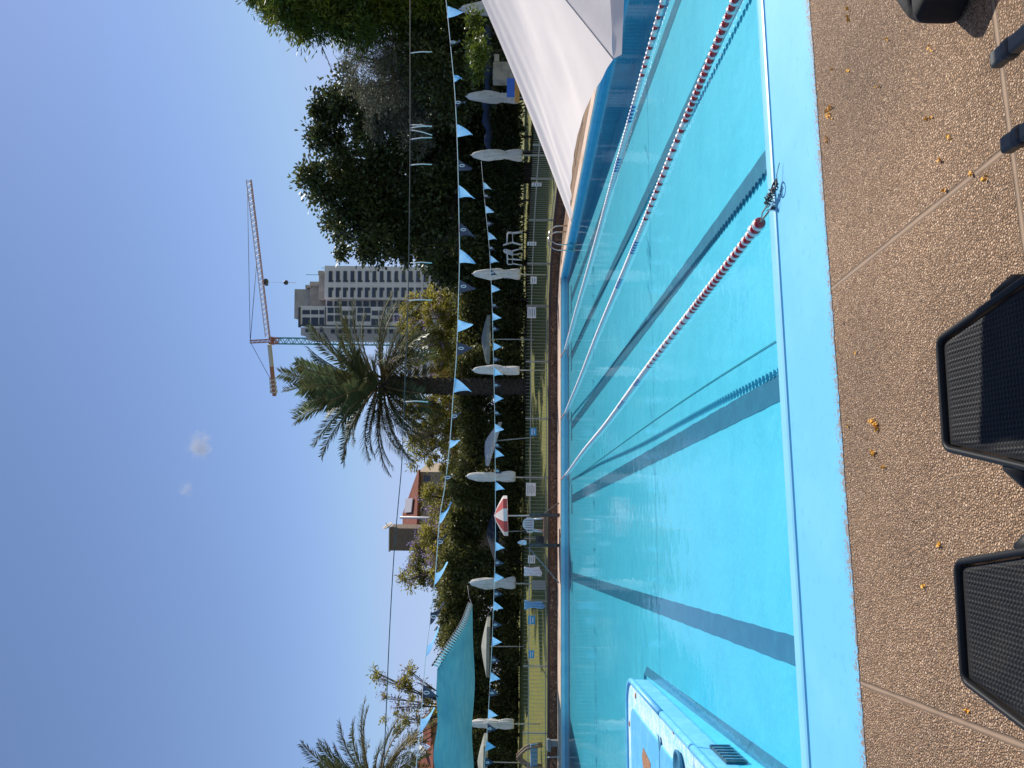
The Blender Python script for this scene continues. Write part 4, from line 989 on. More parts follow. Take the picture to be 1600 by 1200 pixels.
# big dark broad-leaved tree at the right
fic = [(x, y, r * 0.84) for x, y, r in [(480, 215, 9), (493, 163, 9), (478, 283, 9), (500, 300, 14), (520, 392, 9), (545, 396, 7), (500, 195, 12), (525, 350, 16), (508, 215, 26), (500, 165, 14), (482, 282, 14), (515, 165, 26), (513, 280, 33), (500, 225, 20), (545, 345, 34), (530, 385, 14), (560, 250, 60), (560, 160, 45), (600, 200, 60), (600, 300, 68), (585, 375, 30), (575, 402, 10), (640, 378, 44), (625, 410, 10), (640, 290, 75), (660, 200, 75), (700, 310, 75), (700, 215, 75), (715, 390, 48), (540, 125, 18), (545, 300, 50), (690, 420, 22), (600, 350, 50)]]
tree('ficus_tree', foot_of(800, 270, 46), lobes_px(fic, 46), 90000, 460, 0.36, 0.27, 0.15, m_ficus, 'huge dark glossy leaved tree with a ragged top standing right of the white tower', tr=0.55, shell=0.72, limbs=12)
sil = [(545, 100, 14), (560, 88, 24), (580, 135, 30), (600, 190, 28), (610, 75, 40), (610, 130, 45), (640, 170, 46), (655, 215, 26), (600, 52, 26), (640, 95, 50), (560, 130, 20), (585, 165, 22)]
tree('grey_leaved_tree', foot_of(800, 120, 42), lobes_px(sil, 42), 34000, 420, 0.28, 0.20, 0.035, m_silver, 'feathery grey green tree in front of the dark broad leaved one', tr=0.22, shell=0.55, limbs=10)
pin = [(415, 12, 12), (432, 22, 14), (455, 12, 26), (470, 38, 16), (490, 25, 34), (520, 32, 30), (545, 15, 42), (572, 48, 20), (600, 20, 42), (640, 10, 46), (440, -20, 30), (500, -30, 50), (580, -30, 60), (680, -10, 50), (400, -15, 14)]
tree('feathery_tree', foot_of(800, -60, 40), lobes_px(pin, 40), 52000, 420, 0.34, 0.34, 0.07, m_pinnate, 'bright yellow green feathery tree at the far right, leaning into the picture', tr=0.3, shell=0.6, limbs=8)
# darker trees and bushes under them
for lst, d, fx, lab, col, nn in (
    ([(690, 40, 55), (720, 90, 50), (700, 140, 50), (745, 40, 50), (770, 110, 45), (660, 100, 40)], 41, 60, 'dark bushy tree in deep shade behind the parasol', m_ficus, 26000),
    ([(735, 200, 55), (760, 260, 50), (730, 290, 55), (775, 320, 45), (770, 200, 45)], 47, 240, 'dark bush in deep shade behind the closed grey umbrella with the far flag line', m_ficus, 24000),
    ([(740, 400, 42), (765, 370, 42), (775, 440, 38), (730, 450, 32), (760, 480, 40), (715, 430, 26)], 48, 410, 'dark bush behind the two white lawn chairs', m_hedge, 24000)):
    tree('shade_bush', foot_of(800, fx, d), lobes_px(lst, d, spread=0.6), nn, 340, 0.33, 0.22, 0.12, col, lab, 'bush', 'dark bushes at the right', tr=0.14, shell=0.6, limbs=4)
tree('lime_bush', foot_of(790, 70, 31), lobes_px([(738, 30, 10), (745, 62, 9), (748, 85, 14), (745, 105, 12), (735, 75, 8)], 31), 2600, 60, 0.16, 0.16, 0.07, m_shrub, 'small lime green bush in front of the dark trees beside the parasol', 'bush', tr=0.05, shell=0.4, limbs=3)
for (x, y, d, lab) in ((690, -60, 46, 'dark tree added for shade at the right edge behind the feathery tree'), (650, 150, 58, 'tall dark tree added for shade behind the grey leaved tree'), (660, 330, 60, 'tall dark tree added for shade behind the huge glossy leaved one')):  # extra trees put in to throw shade over the lawn at the right
    tree('added_shade_tree', foot_of(800, y, d), lobes_px([(x, y, 55), (x + 30, y - 60, 45), (x + 30, y + 60, 45), (x + 75, y - 30, 45), (x + 80, y + 40, 45), (x + 105, y - 70, 36), (x + 105, y + 75, 36), (x + 115, y, 36)], d), 24000, 380, 0.45, 0.34, 0.2, m_ficus, lab, 'tree', 'dark trees added for shade at the right', tr=0.3, shell=0.55, limbs=5)
for y, d in ((60, 44), (110, 44), (165, 45), (215, 45), (265, 45), (315, 45), (365, 46), (415, 46)):
    tree('undergrowth', foot_of(808, y, d), lobes_px([(770 + 10 * (k % 4), y - 26 + 7 * k, 16) for k in range(8)] + [(800, y - 20 + 13 * k, 15) for k in range(4)], d, spread=0.3), 5000, 120, 0.22, 0.2, 0.1, m_ficus, 'low dark bush in the row under the big trees at the right', 'bush', 'low bushes under the big trees', tr=0.06, shell=0.5, limbs=2, part='foliage')
# long hedge: one bush after another behind the lawn
hedges = [(470, 722, 46, 34), (525, 716, 47, 34), (580, 712, 45, 34), (640, 716, 46, 36), (700, 722, 46, 36), (760, 708, 45, 38), (820, 700, 46, 38), (880, 692, 45, 40), (940, 690, 46, 40), (990, 688, 45, 38), (1040, 700, 46, 40), (1095, 715, 46, 40), (1150, 720, 45, 40), (1205, 720, 46, 42)]
names = ['leafy hedge bush beneath the white tower', 'leafy hedge bush just right of the palm trunk', 'leafy hedge bush behind the palm trunk', 'leafy hedge bush just left of the palm trunk', 'leafy hedge bush above the tilted beige umbrella', 'leafy hedge bush below the tiled house', 'leafy hedge bush above the red and white umbrella', 'leafy hedge bush below the square stone chimney', 'tall sunlit hedge bush at the tip of the turquoise sail', 'tall sunlit hedge bush against the sky above the sail lacing', 'hedge bush behind the sail lacing', 'hedge bush behind the middle of the sail', 'hedge bush behind the white umbrella under the sail', 'hedge bush at the far left behind the sail']
for (y, xt, d, r), nm in zip(hedges, names):
    lob = []
    for k in range(16):
        yy = y + rnd.uniform(-22, 22); xx = xt + 13 + abs(rnd.gauss(0, 1)) * 6 if k < 7 else rnd.uniform(xt + 25, 808)
        lob.append((xx, yy, rnd.uniform(14, 22)))
    for k in range(5): lob.append((rnd.uniform(795, 806), y - 26 + 13 * k, 15))
    L = [(c + F0 * rnd.uniform(-0.4, 1.2), rr) for c, rr in lobes_px(lob, d, spread=0.2)]
    tree('hedge_bush', foot_of(810, y, d), L, 17000, 420, 0.22, 0.20, 0.10, m_hedge, nm, 'hedge', 'hedge bushes along the back of the lawn', tr=0.09, shell=0.7, flat=1.0, limbs=3, part='foliage')
# jacarandas: thin crowns, yellowish leaves and purple blossom
jac = [([(632, 470, 16), (660, 478, 28), (684, 492, 36), (700, 460, 30), (660, 530, 40), (700, 545, 38), (640, 500, 26), (720, 500, 26), (690, 515, 30)], 52, 490, 'jacaranda with yellow leaves and purple blossom in front of the white tower', 15000),
       ([(645, 620, 24), (665, 655, 34), (650, 690, 22), (690, 630, 32), (695, 680, 34), (715, 650, 24), (668, 705, 20), (700, 590, 26), (650, 720, 10), (710, 720, 26)], 54, 650, 'jacaranda with purple blossom just left of the palm trunk', 15000),
       ([(700, 765, 22), (690, 795, 24), (705, 820, 24), (680, 820, 16), (715, 790, 18), (672, 775, 12)], 53, 790, 'low yellow green jacaranda below the tiled roof', 8000),
       ([(670, 838, 18), (660, 862, 18), (685, 870, 26), (650, 885, 16), (690, 905, 18), (640, 905, 14), (668, 905, 14), (628, 908, 8), (700, 850, 20), (695, 925, 10)], 52, 870, 'jacaranda with dense purple blossom against the square stone chimney', 8500),
       ([(586, 1050, 11), (600, 1062, 10), (612, 1045, 6), (640, 1048, 9), (632, 1078, 14), (655, 1068, 10), (605, 1092, 9), (622, 1105, 10), (645, 1100, 14), (668, 1090, 12), (590, 1110, 7), (632, 1125, 10), (655, 1128, 12), (620, 1140, 6), (645, 1152, 9), (660, 1160, 9), (672, 1120, 10), (600, 1120, 6)], 48, 1110, 'sparse open jacaranda against the sky above the turquoise sail', 2600)]
for lst, d, fy, lab, nn in jac:
    tree('jacaranda_tree', foot_of(805, fy, d), lobes_px(lst, d), nn, 150 if nn > 3000 else 70, 0.22 if nn > 3000 else 0.17, 0.26, 0.075, m_jac, lab, 'tree', 'jacarandas behind the hedge', tr=0.13 if nn < 3000 else 0.17, shell=0.35, limbs=14, blossom=0.34)
# broad trees behind the hedge so that no bare horizon shows between them
for y, x, d, lab in ((560, 705, 75, 'leafy tree farther back behind the palm trunk'), (690, 712, 76, 'leafy tree farther back below the left palm fronds'), (760, 715, 70, 'leafy tree in front of the cream house wall'), (1010, 740, 74, 'leafy tree behind the hedge at the sail tip'), (1130, 730, 75, 'leafy tree behind the left of the sail'), (870, 700, 72, 'leafy tree at the foot of the stone chimney'), (470, 700, 78, 'leafy tree at the foot of the white tower')):
    tree('background_tree', foot_of(800, y, d), lobes_px([(x, y, 30), (x + 12, y - 34, 26), (x + 12, y + 34, 26), (x + 45, y - 15, 34), (x + 45, y + 20, 34), (x + 75, y, 34)], d, spread=0.5), 9000, 240, 0.42, 0.34, 0.18, m_hedge, lab, 'tree', 'trees farther back', tr=0.2, shell=0.6, limbs=4)

# date palms
def palm(name, c, ground, fl, n, label, trunk_r, leaves=64, low=122, seed=3, sag=1.0):
    rr = random.Random(seed); t = thing(name, ground, label, 'palm tree', 'date palms')
    g = MB(); top = Vector(c); b = Vector(ground); pts = []; rad = []
    for k in range(25):
        s = k / 24; p = b.lerp(top, s); pts.append(p); f = 1.25 if s > 0.8 else 1.0
        rad.append(trunk_r * (1.12 - 0.12 * s) * f * (1 - 0.5 * max(0, s - 0.93) / 0.07) * (1 + 0.05 * math.sin(k * 2.1)))
    g.tube(pts, rad, 16)
    for k in range(150):                                     # cut leaf bases in a spiral
        s = k / 150; a = k * 2.4; p = b.lerp(top, 0.12 + 0.86 * s); r_ = trunk_r * (1.1 - 0.1 * s) * (1.25 if s > 0.78 else 1.0); e = Vector((math.cos(a), math.sin(a), 0.0))
        g.bar(p + e * r_ * 0.85, p + e * (r_ * 1.12) + Vector((0, 0, 0.16 * (1 + s))), 0.17, 0.09)
    obj('trunk', g, m_palmbark, t)
    fr = []
    for k in range(n):
        el = math.radians(88 - low * (k / n) ** 0.9 + rr.uniform(-8, 8)); az = k * 2.39996 + rr.uniform(-0.25, 0.25); fr.append((el, az, fl * rr.uniform(0.85, 1.08) * (0.92 if el < 0 else 1)))
    for el, az, L in fr:
        d0 = Vector((math.cos(az) * math.cos(el), math.sin(az) * math.cos(el), math.sin(el))); hz = Vector((math.cos(az), math.sin(az), 0))
        pts = []; p = top + d0 * 0.25 - Vector((0, 0, 0.25 if el < 0.3 else 0)); ang = el; N = 22
        for k in range(N + 1):
            pts.append(p.copy()); ang -= sag * (0.014 + 0.045 * (k / N) ** 1.5) * (0.5 + 0.6 * math.cos(el))
            p = p + (hz * math.cos(ang) + Vector((0, 0, math.sin(ang)))) * (L / N)
        old = el < math.radians(2) and rr.random() < 0.3
        g = MB(); g.tube(pts, [0.055 * (1 - 0.85 * k / N) + 0.006 for k in range(N + 1)], 5)
        f = obj('frond', g, m_rachis, t)
        cen, ax, ln, sd = [], [], [], []
        for k in range(leaves):
            s = 0.13 + 0.87 * (k + 0.5) / leaves; q = s * N; i = min(int(q), N - 1); u = q - i; pp = pts[i].lerp(pts[i + 1], u); tg = (pts[i + 1] - pts[i]).normalized()
            sdv = tg.cross(Vector((0, 0, 1))); 
            if sdv.length < 0.15: sdv = tg.cross(Vector((math.sin(az), -math.cos(az), 0.2)))
            sdv.normalize(); nn_ = sdv.cross(tg)
            ll_ = (0.84 if s < 0.7 else 0.84 * (1 - (s - 0.7) / 0.3 * 0.5)) * (0.45 + 0.55 * min(1, (s - 0.1) / 0.2)) * fl / 4.3
            for sg in (-1, 1):
                dv = (tg * (0.75 + rr.uniform(-.15, .15)) + sdv * sg * 0.85 + nn_ * rr.uniform(0.05, 0.55)).normalized(); dv.z -= 0.12; l2 = ll_ * rr.uniform(0.8, 1.12)
                cen.append(tuple(pp + dv * l2 * 0.48)); ax.append(tuple(dv)); ln.append(l2); sd.append(tuple(nn_ + sdv * 0.3 * sg))
        leaf_mesh('leaflets', np.array(cen), np.array(ax), np.array(ln), 0.062 * fl / 4.3, m_frond_old if old else m_frond, f, t['_b'], 0.3, np.array(sd))
    return t
pc_ = at(592, 602, 44); pg = at(822, 606, 44)
palm('date_palm', pc_, (pg.x + 0.05, pg.y, gz(pg)), 4.85, 82, 'tall date palm with a dark rough trunk in the middle behind the lawn', 0.42, seed=5, low=120, leaves=76)
pc_ = at(585, 1232, 40); pg = at(822, 1235, 40)
palm('date_palm', pc_, (pg.x, pg.y, gz(pg)), 3.9, 60, 'date palm at the far left of which only a few fronds reach into the picture', 0.36, seed=11)

# ================================================================ BUILDINGS
def bd(name, x, y, d, label, cat): 
    p = at(x, y, d); return thing(name, (p.x, p.y, gz(p)), label, cat)
def slab(mb, y0, y1, x0, x1, d, dep):
    """box whose front is this pixel rectangle at depth d, dep deep"""
    a, b = at((x0 + x1) / 2, y1, d), at((x0 + x1) / 2, y0, d); zt, zb = at(x0, (y0 + y1) / 2, d).z, at(x1, (y0 + y1) / 2, d).z
    c = (a + b) / 2 + F0 * (dep / 2); c.z = (zt + zb) / 2
    l0, l1 = (a - EYE).dot(R0), (b - EYE).dot(R0)
    return mb.box(c, (abs(l1 - l0), dep, abs(zt - zb)), Matrix((R0, F0, Vector((0, 0, 1)))).transposed())
D = 320
t = bd('apartment_tower', 800, 480, D, 'tall white and grey apartment tower under construction beside the crane', 'apartment tower')
g = MB(); slab(g, 417, 469, 507, 806, D, 14); obj('white_block', g, m_conc, t)
g = MB(); slab(g, 469.3, 482, 509, 806, D + 4, 12); obj('balcony_core', g, m_conc, t)
g = MB(); slab(g, 480, 511, 467.5, 806, D - 4, 16); obj('left_block', g, m_conc, t)
g = MB(); slab(g, 479.7, 511.3, 466, 469, D - 4.6, 1.5); slab(g, 509.6, 511.4, 469.3, 806, D - 4.6, 1.5)
for k in range(4): slab(g, 480, 509.3, 507.5 + 46.5 * k, 508.6 + 46.5 * k, D - 4.5, 0.8)
obj('dark_frame', g, m_concd, t)
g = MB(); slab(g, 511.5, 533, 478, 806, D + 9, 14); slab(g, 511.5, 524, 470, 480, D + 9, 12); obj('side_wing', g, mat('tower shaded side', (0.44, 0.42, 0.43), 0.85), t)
g = MB(); slab(g, 452, 498, 460, 512, D + 10, 10); obj('stair_core', g, mat('tower grey concrete', (0.40, 0.37, 0.33), 0.85, None, (0.4, (0.33, 0.30, 0.27), 0.45, 0.6)), t)
g = MB()
for (y0, y1, x0, x1, dd) in ((424, 469, 498, 507, 5), (440, 480, 484, 509, 9), (446, 480, 477, 500, 11)): slab(g, y0, y1, x0, x1, D + dd, 9)
for (y0, y1, x0, x1, dd) in ((423, 430, 497, 506, 1), (440, 446, 484, 498, 6), (445, 449, 477, 486, 8)): slab(g, y0, y1, x0, x1, D + dd, 5)
obj('setback_floors', g, m_conc2, t)
g = MB(); slab(g, 429, 429.6, 478, 498, D + 5, 0.3); slab(g, 418.4, 418.9, 502, 507.2, D + 1, 0.3); obj('antenna', g, m_concd, t)
def windows(rects, d, sill=None):
    for (y0, y1, x0, x1) in rects:
        g = MB(); slab(g, y0, y1, x0, x1, d, 0.5); obj('window', g, m_win, t)
wr = []
for k in range(15):
    x = 513 + 11.4 * k
    if x > 690: break
    wr += [(423.5, 437.5, x + 0.6, x + 6.2), (437.7, 440.6, x + 0.2, x + 7.6), (449.3, 453.6, x, x + 7.8), (453.8, 464.4, x, x + 5.4)]
windows(wr, D - 0.35)
windows([(470.5, 479.3, 511 + 11.4 * k, 519 + 11.4 * k) for k in range(14)], D + 3.7)
wl = []
for (x0, x1) in ((472.5, 484), (486, 497), (499, 506)): wl += [(484.5, 491, x0, x1), (496, 507.5, x0, x1)]
windows(wl, D - 4.35)
ww = []
for k in range(7):
    x = 512 + 23.2 * k
    if k % 2 == 0: ww += [(480.6, 489, x, x + 9), (480.6, 489, x + 11, x + 20.5), (492.5, 502, x - 0.5, x + 9), (492.5, 502, x + 11, x + 20)]
    else: ww += [(485.5, 492.5, x - 0.5, x + 9), (485.5, 492.5, x + 11, x + 18), (498, 508, x - 1.5, x + 9), (498, 508, x + 11, x + 18)]
windows(ww, D - 4.35)
windows([(514, 519, 477 + 11.4 * k, 482 + 11.4 * k) for k in range(3)] + [(515, 521, 517 + 11.4 * k, 523 + 11.4 * k) for k in range(10)], D + 8.7)
# crane
DC = 345.0
t = bd('tower_crane', 800, 532, DC, 'tower crane with green lattice mast and long pale jib beside the white tower', 'crane')
def lattice(mb, a, b, wdt, hgt, chord, web, seg, tri=False, side=None):
    a, b = Vector(a), Vector(b); d = (b - a).normalized(); s = side or d.cross(Vector((0, 0, 1))).normalized(); u = s.cross(d)
    off = [s * wdt / 2 - u * hgt / 2, -s * wdt / 2 - u * hgt / 2] + ([u * hgt / 2] if tri else [-s * wdt / 2 + u * hgt / 2, s * wdt / 2 + u * hgt / 2])
    m = len(off)
    for o in off: mb.bar(a + o, b + o, chord)
    for k in range(seg):
        for j in range(m):
            p, q = off[j], off[(j + 1) % m]
            if k % 2: p, q = q, p
            mb.bar(a.lerp(b, k / seg) + p, a.lerp(b, (k + 1) / seg) + q, web)
ctr = at(425, 532.5, DC); gb = Vector((ctr.x, ctr.y, 1.4))
g = MB(); lattice(g, gb, ctr - Vector((0, 0, 3.0)), 2.6, 2.6, 0.42, 0.24, 58, side=R0); obj('mast', g, m_crane_t, t)
g = MB(); lattice(g, ctr - Vector((0, 0, 3.0)), ctr + Vector((0, 0, 1.0)), 2.4, 2.4, 0.6, 0.4, 3, side=R0); g.box(ctr + Vector((0, 0, -0.2)), (3.0, 3.0, 0.8)); obj('slewing_unit', g, m_crane_r, t)
apex = at(391, 534, DC); g = MB(); lattice(g, ctr + Vector((0, 0, 1)), apex, 1.2, 1.2, 0.32, 0.2, 8, side=R0); obj('tower_head', g, m_crane_r, t)
jz = ctr.z + 1.5
def jpt(x, y): 
    r = ray(x, y); s = (jz - EYE.z) / r.z; return EYE + r * s
jr, jt, jc = jpt(420, 527), jpt(390.5, 281), jpt(429, 618)
g = MB(); jm = jr.lerp(jt, 0.52); lattice(g, jr + Vector((0, 0, 0.6)), jt + Vector((0, 0, 0.6)), 1.3, 1.8, 0.22, 0.12, 60, tri=True); obj('jib', g, mat('orange cream crane paint', (0.52, 0.38, 0.29), 0.5), t)
g = MB(); g.bar(jr + Vector((0, 0, -0.62)), jt + Vector((0, 0, -0.62)), 0.4, 0.22); obj('jib_walk', g, m_crane_r, t)
jb = jpt(421, 538); jcm = jb.lerp(jc, 0.42)
g = MB(); g.bar(jb, jcm, 1.7, 1.4); obj('counter_jib', g, m_crane_w, t)
g = MB(); g.bar(jcm, jc, 1.7, 1.4); obj('counter_jib_end', g, m_crane_r, t)
g = MB(); dj = (jc - jb).normalized()
for k in range(4): g.box(jc - dj * (2 + 2.0 * k) + Vector((0, 0, 0.2)), (1.6, 1.6, 3.0 - 0.2 * k), Matrix((R0, F0, Vector((0, 0, 1)))).transposed())
obj('counterweight', g, m_crane_w, t)
g = MB(); g.tube([apex, jr.lerp(jt, 0.48) + Vector((0, 0, 1.6))], 0.13, 4); g.tube([apex, jr.lerp(jt, 0.93) + Vector((0, 0, 1.6))], 0.11, 4); g.tube([apex, jcm.lerp(jc, 0.5) + Vector((0, 0, 0.8))], 0.12, 4); obj('tie_bars', g, m_wire, t)
tr_ = jpt(411.5, 441); g = MB(); g.box(tr_ - Vector((0, 0, 1.2)), (2.4, 2.4, 1.2)); obj('trolley', g, m_concd, t)
hk = Vector((tr_.x, tr_.y, at(447, 441, (tr_ - EYE).dot(FW)).z)); k = (tr_ - EYE).dot(FW) / FPX
g = MB(); g.lathe([(0.1, -1), (0.9, -0.6), (1.1, 0), (0.8, 0.8), (0.2, 1.1)], 10, hk); obj('hook_block', g, m_concd, t)
g = MB(); g.tube([hk + Vector((0, 0, 0.8)), tr_ - Vector((0, 0, 1.5))], 0.05, 4); g.tube([hk, hk - Vector((0, 0, 16 * k))], 0.10, 4); obj('hoist_rope', g, m_crane_w, t)

# tiled house and its square stone chimney
D = 80
def pr_(x, y, d): return at(x, y, d)
t = bd('tiled_house', 800, 780, D, 'cream house with a red tiled hip roof rising above the jacarandas', 'house')
g = MB(); slab(g, 738, 828, 653.5, 806, D + 1.5, 9); obj('wall', g, m_cream, t)
g = MB(); A_, B_ = at(653.5, 734, D + 0.6), at(650.5, 832, D + 0.6); R1, R2_ = at(630, 803, D + 5.5), at(630, 830, D + 5.5); A2, B2 = at(653, 740, D + 11), at(650.5, 832, D + 11)
g.add([A_, B_, R2_, R1, A2, B2], [(0, 1, 2, 3), (0, 3, 4), (4, 3, 2, 5), (0, 4, 5, 1)]); rf = solid(obj('roof', g, m_tile, t), 0.15)
g = MB(); g.tube([A_ - Vector((0, 0, .12)), B_ - Vector((0, 0, .12))], 0.12, 6); obj('gutter', g, m_tile, t)
g = MB()
for k in range(7): slab(g, 744 + 11 * k, 744.9 + 11 * k, 654.2, 656.6, D + 1.2, 0.4)
obj('rafter_ends', g, m_cream, t)
fn_ = (B_ - A_).cross(R1 - A_).normalized(); fn_ = fn_ if fn_.z > 0 else -fn_
def onroof(x, y):
    r = ray(x, y); s = (A_ - EYE).dot(fn_) / r.dot(fn_); return EYE + r * s + fn_ * 0.16
g = MB(); q = [onroof(*p) for p in ((634.5, 801), (636.5, 779), (647.5, 778), (645, 800))]; g.add(q, [(0, 1, 2, 3)]); solid(obj('solar_panel', g, mat('pale solar panel', (0.55, 0.50, 0.47), 0.3), t), 0.08)
g = MB(); slab(g, 744, 752, 662, 672, D + 1.35, 0.3); obj('window', g, m_win, t)
t = bd('stone_chimney', 800, 844, 70, 'square brown stone chimney tower topped by a satellite dish', 'chimney')
g = MB(); slab(g, 826.5, 861.5, 609.5, 806, 70, 2.0); obj('shaft', g, m_brick, t)
g = MB(); slab(g, 825.8, 862.2, 607.3, 609.2, 69.9, 2.2); obj('cap', g, m_conc2, t)
dc = at(607, 823.5, 70.5); g = MB(); ax = (Vector((0.8, -0.35, 0.5))).normalized()
rot = ax.to_track_quat('Z', 'Y').to_matrix(); prof_ = [(0.001, 0), (0.2, 0.02), (0.4, 0.09), (0.52, 0.17)]
vs = [dc + rot @ Vector((r_ * math.cos(2 * math.pi * j / 20), r_ * math.sin(2 * math.pi * j / 20), z)) for r_, z in prof_ for j in range(20)]
g.add(vs, [(i * 20 + j, i * 20 + (j + 1) % 20, (i + 1) * 20 + (j + 1) % 20, (i + 1) * 20 + j) for i in range(3) for j in range(20)], True); g.tube([dc, dc + ax * 0.5], 0.02, 5); g.tube([dc, at(612, 827, 70.5)], 0.03, 5)
tag(solid(obj('satellite_dish', g, m_conc2, base=dc), 0.02), 'satellite dish on the corner of the square stone chimney', 'satellite dish')
t = bd('street_lamp', 800, 809, 64, 'pale grey street pole in front of the tiled roof', 'street lamp')
g = MB(); a, b2 = at(625, 808.5, 64), at(806, 812, 64); g.tube([b2, a], 0.105, 10); obj('pole', g, m_pole, t)
g = MB(); g.tube([at(684, 806, 64), at(676, 800, 63.6), at(668, 795, 63.3), at(662, 791, 63), at(660, 788, 63)], 0.035, 6); obj('lamp_arm', g, mat('yellowed lamp arm', (0.45, 0.36, 0.12), 0.5), t)
g = MB(); g.lathe([(0.02, 0.12), (0.1, 0.08), (0.2, -0.02), (0.17, -0.1)], 12, at(660, 795, 63)); obj('lamp_head', g, m_wire, t)
# low house at the far left
D = 70
t = bd('tiled_house', 800, 1180, D, 'low house with a red ribbed roof at the far left behind the sail', 'house')
g = MB(); slab(g, 1164, 1290, 676.5, 806, D + 1.5, 8); obj('wall', g, m_cream, t)
g = MB(); A_, B_, R1, R2_ = at(678, 1160, D), at(678, 1290, D), at(654, 1190, D + 5), at(654, 1290, D + 5); g.add([A_, B_, R2_, R1], [(0, 1, 2, 3)]); solid(obj('roof', g, m_tile, t), 0.15)
g = MB()
for (y0, y1, x0, x1, dd) in ((1171, 1176, 652, 660, 2), (1176, 1180, 656, 665, 1.5)): slab(g, y0, y1, x0, x1, D + dd, 0.8)
obj('roof_vent', g, m_whitep, t)
g = MB(); q = [at(642, 1176, D + 5), at(652, 1183, D + 4.4), at(654, 1196, D + 4.6), at(646, 1200, D + 5.2)]; g.add(q, [(0, 1, 2, 3)]); solid(obj('roof_panel', g, m_conc2, t), 0.08)
t = bd('brick_house', 800, 1145, 66, 'small orange brown gable behind the sparse jacaranda', 'house')
g = MB(); slab(g, 1129, 1164, 672, 806, 67, 6); obj('wall', g, mat('orange brown wall', (0.36, 0.19, 0.11), 0.85, None, (2, (0.28, 0.15, 0.09), 0.45, 0.6)), t)
g = MB(); A_, B_, R1 = at(674, 1124, 66.5), at(674, 1166, 66.5), at(661, 1133, 68.5); R2_ = at(663, 1160, 68.5); g.add([A_, B_, R2_, R1], [(0, 1, 2, 3)]); solid(obj('roof', g, m_tile, t), 0.12)
# pale apartment house glimpsed behind the palm
D = 160
t = bd('apartment_house', 800, 575, D, 'pale apartment house with balconies glimpsed through the palm fronds', 'house')
g = MB(); slab(g, 552, 592, 632, 806, D, 10); obj('wall', g, m_conc, t)
for k in range(6):
    g = MB(); slab(g, 554, 566, 637 + 12 * k, 644 + 12 * k, D - 0.3, 0.5); obj('window', g, m_win, t)
    g = MB(); slab(g, 569, 589, 637 + 12 * k, 645 + 12 * k, D - 0.3, 0.5); obj('window', g, m_win, t)
    g = MB(); slab(g, 568, 590, 643 + 12 * k, 647.5 + 12 * k, D - 1.6, 1.2); obj('balcony', g, m_conc, t)

# ================================================================ CLUTTER AT THE SHADED RIGHT END
m_navy = mat('dark blue cloth', (0.012, 0.025, 0.06), 0.8, None, (3, (0.02, 0.035, 0.08), 0.45, 0.6))
t = thing('rolled_awning', at(762, 150, 33), 'dark blue awning cloth rolled along a beam behind the grey umbrellas', 'awning')
g = MB()
for a, b2 in (((761, 45), (763, 142)), ((758, 158), (765, 236))):
    pts = [at(a[0] + (b2[0] - a[0]) * k / 10 + 1.8 * math.sin(k * 1.3), a[1] + (b2[1] - a[1]) * k / 10, 37.5) for k in range(11)]; g.tube(pts, [0.17 + 0.05 * math.sin(k * 1.9) for k in range(11)], 10)
obj('cloth_roll', g, m_navy, t)
g = MB(); g.tube([at(763, 40, 37.7), at(765, 240, 37.7)], 0.05, 6); obj('beam', g, m_wire, t)
for y in (52, 236):
    p = at(764, y, 37.7); g = MB(); g.tube([p, (p.x, p.y, gz(p))], 0.06, 8); obj('post', g, m_darkwood, t)
p = at(800, 108, 30)
t = thing('stone_pillar', (p.x, p.y, ZW), 'pale stone pillar at the edge of the big parasol', 'pillar')
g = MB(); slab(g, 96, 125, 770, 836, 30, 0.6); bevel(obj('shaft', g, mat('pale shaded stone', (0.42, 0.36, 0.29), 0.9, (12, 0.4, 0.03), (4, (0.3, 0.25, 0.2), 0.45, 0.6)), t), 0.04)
g = MB(); slab(g, 84, 95.5, 772, 780, 30, 0.4); bevel(obj('side_slab', g, m_conc2, t), 0.03)
t = thing('blue_panel', at(796, 140, 25), 'small bright blue panel with an orange foot poking out beside the big parasol', 'sign')
g = MB(); slab(g, 122, 151, 792, 804, 25, 0.05); obj('board', g, mat('bright blue board', (0.03, 0.13, 0.55), 0.4), t)
g = MB(); slab(g, 122, 160, 804.3, 812, 25, 0.05); obj('foot_board', g, mat('orange board', (0.55, 0.27, 0.06), 0.6), t)
p = at(812, 140, 25); g = MB(); g.tube([p, (p.x, p.y, ZW - 0.02)], 0.03, 8); obj('post', g, m_pole, t)

# thin dark line along the pool floor, built as a tube
pts = []
for k in range(25):
    x, y = 1212 + (905 - 1212) * k / 24, 533 + (742 - 533) * k / 24 - 6 * math.sin(math.pi * k / 24); r = ray(x, y)
    Y = 8.0
    for _ in range(12): Y = (EYE + r * ((floor_z(min(max(Y, YN1), YF)) + 0.012 - EYE.z) / r.z)).y
    pts.append(EYE + r * ((floor_z(Y) + 0.012 - EYE.z) / r.z))
g = MB(); g.tube([p for p in pts if p.y < YF - 0.2], 0.006, 5)
tag(obj('floor_line', g, mat('teal line', (0.07, 0.36, 0.36), 0.9), base=pts[0]), 'thin dark line along the pool floor between two lane markings', 'cord')
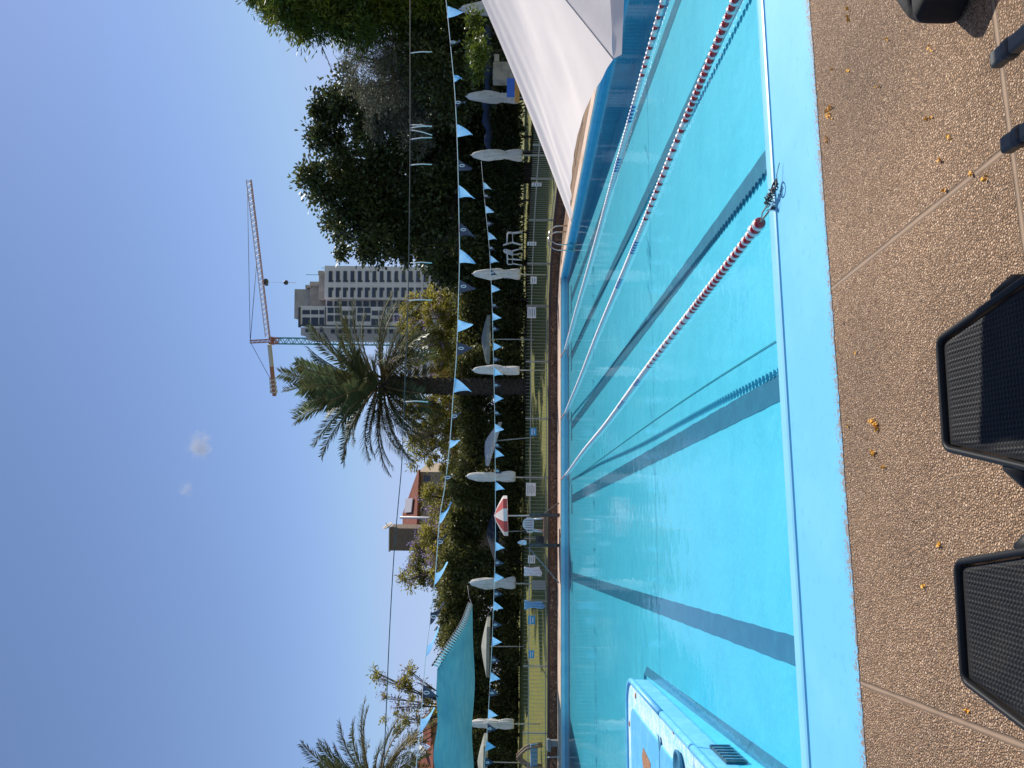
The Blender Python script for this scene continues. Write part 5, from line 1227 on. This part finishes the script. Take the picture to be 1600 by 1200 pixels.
# small fair weather clouds
def cloud(x, y, d, rx, rz, dens, seed, label):
    p = at(x, y, d); g = MB(); n = 20
    g.lathe([(math.sin(math.pi * k / 12) + 0.001, -math.cos(math.pi * k / 12)) for k in range(13)], n)
    o = obj('cloud', g, None); o.data.materials.clear(); o.location = p; o.scale = (rx, rx, rz); tag(o, label, 'cloud', kind='stuff')
    m = bpy.data.materials.new('cloud'); m.use_nodes = True; t = m.node_tree; nn = t.nodes; L = t.links.new; nn.remove(nn['Principled BSDF'])
    tc = nn.new('ShaderNodeTexCoord'); no = nn.new('ShaderNodeTexNoise'); no.noise_dimensions = '4D'; no.inputs['W'].default_value = seed; no.inputs['Scale'].default_value = 2.2; no.inputs['Detail'].default_value = 6; no.inputs['Roughness'].default_value = 0.68
    L(tc.outputs['Object'], no.inputs['Vector']); ln = nn.new('ShaderNodeVectorMath'); ln.operation = 'LENGTH'; L(tc.outputs['Object'], ln.inputs[0])
    a = nn.new('ShaderNodeMath'); a.operation = 'MULTIPLY_ADD'; L(ln.outputs['Value'], a.inputs[0]); a.inputs[1].default_value = -0.42; L(no.outputs[0], a.inputs[2])
    mr = nn.new('ShaderNodeMapRange'); mr.inputs[1].default_value = 0.12; mr.inputs[2].default_value = 0.5; mr.interpolation_type = 'SMOOTHSTEP'; mr.inputs[4].default_value = dens; L(a.outputs[0], mr.inputs[0])
    v = nn.new('ShaderNodeVolumePrincipled'); v.inputs['Color'].default_value = (1, 1, 1, 1); v.inputs['Anisotropy'].default_value = 0.0; L(mr.outputs[0], v.inputs['Density']); L(v.outputs[0], nn['Material Output'].inputs['Volume'])
    o.data.materials.append(m)
cloud(312, 697, 1500, 36, 28, 0.03, 1.3, 'small bright white wisp of cloud in the blue sky')
cloud(291, 765, 1500, 22, 18, 0.016, 4.1, 'fainter small wisp of cloud beside the bright one')

# ================================================================ LITTER ON THE DECK
P = []
for (x, y, n) in ((1297, 168, 10), (1294, 177, 10), (1296, 183, 6), (1290, 215, 3), (1324, 14, 5), (1325, 30, 4), (1300, 108, 4), (1325, 109, 3), (1386, 60, 3), (1362, 658, 14), (1368, 664, 14), (1370, 670, 8), (1364, 708, 14), (1380, 730, 4), (1450, 184, 4), (1467, 250, 4), (1518, 272, 5), (1474, 295, 4), (1538, 279, 6), (1443, 915, 5), (1466, 852, 3), (1327, 666, 3), (1290, 216, 3), (1510, 1110, 5), (1455, 75, 3), (1372, 136, 2), (1316, 505, 2), (1335, 550, 2), (1485, 215, 3)):
    for k in range(n):
        p = on_z(x + rnd.gauss(0, 2.2), y + rnd.gauss(0, 2.2), DZ + 0.006); P.append((p.x, p.y, DZ + 0.005 + rnd.random() * 0.008))
P = np.array(P); A = NR.normal(size=P.shape); A[:, 2] *= 0.15
tag(leaf_mesh('fallen_petals', P, A, NR.uniform(0.013, 0.026, len(P)), NR.uniform(0.011, 0.020, len(P)), m_petal), 'scattered orange petals and crumbs lying on the pebble deck', 'petals', kind='stuff')

for o in bpy.data.objects:
    if '_b' in o: del o['_b']
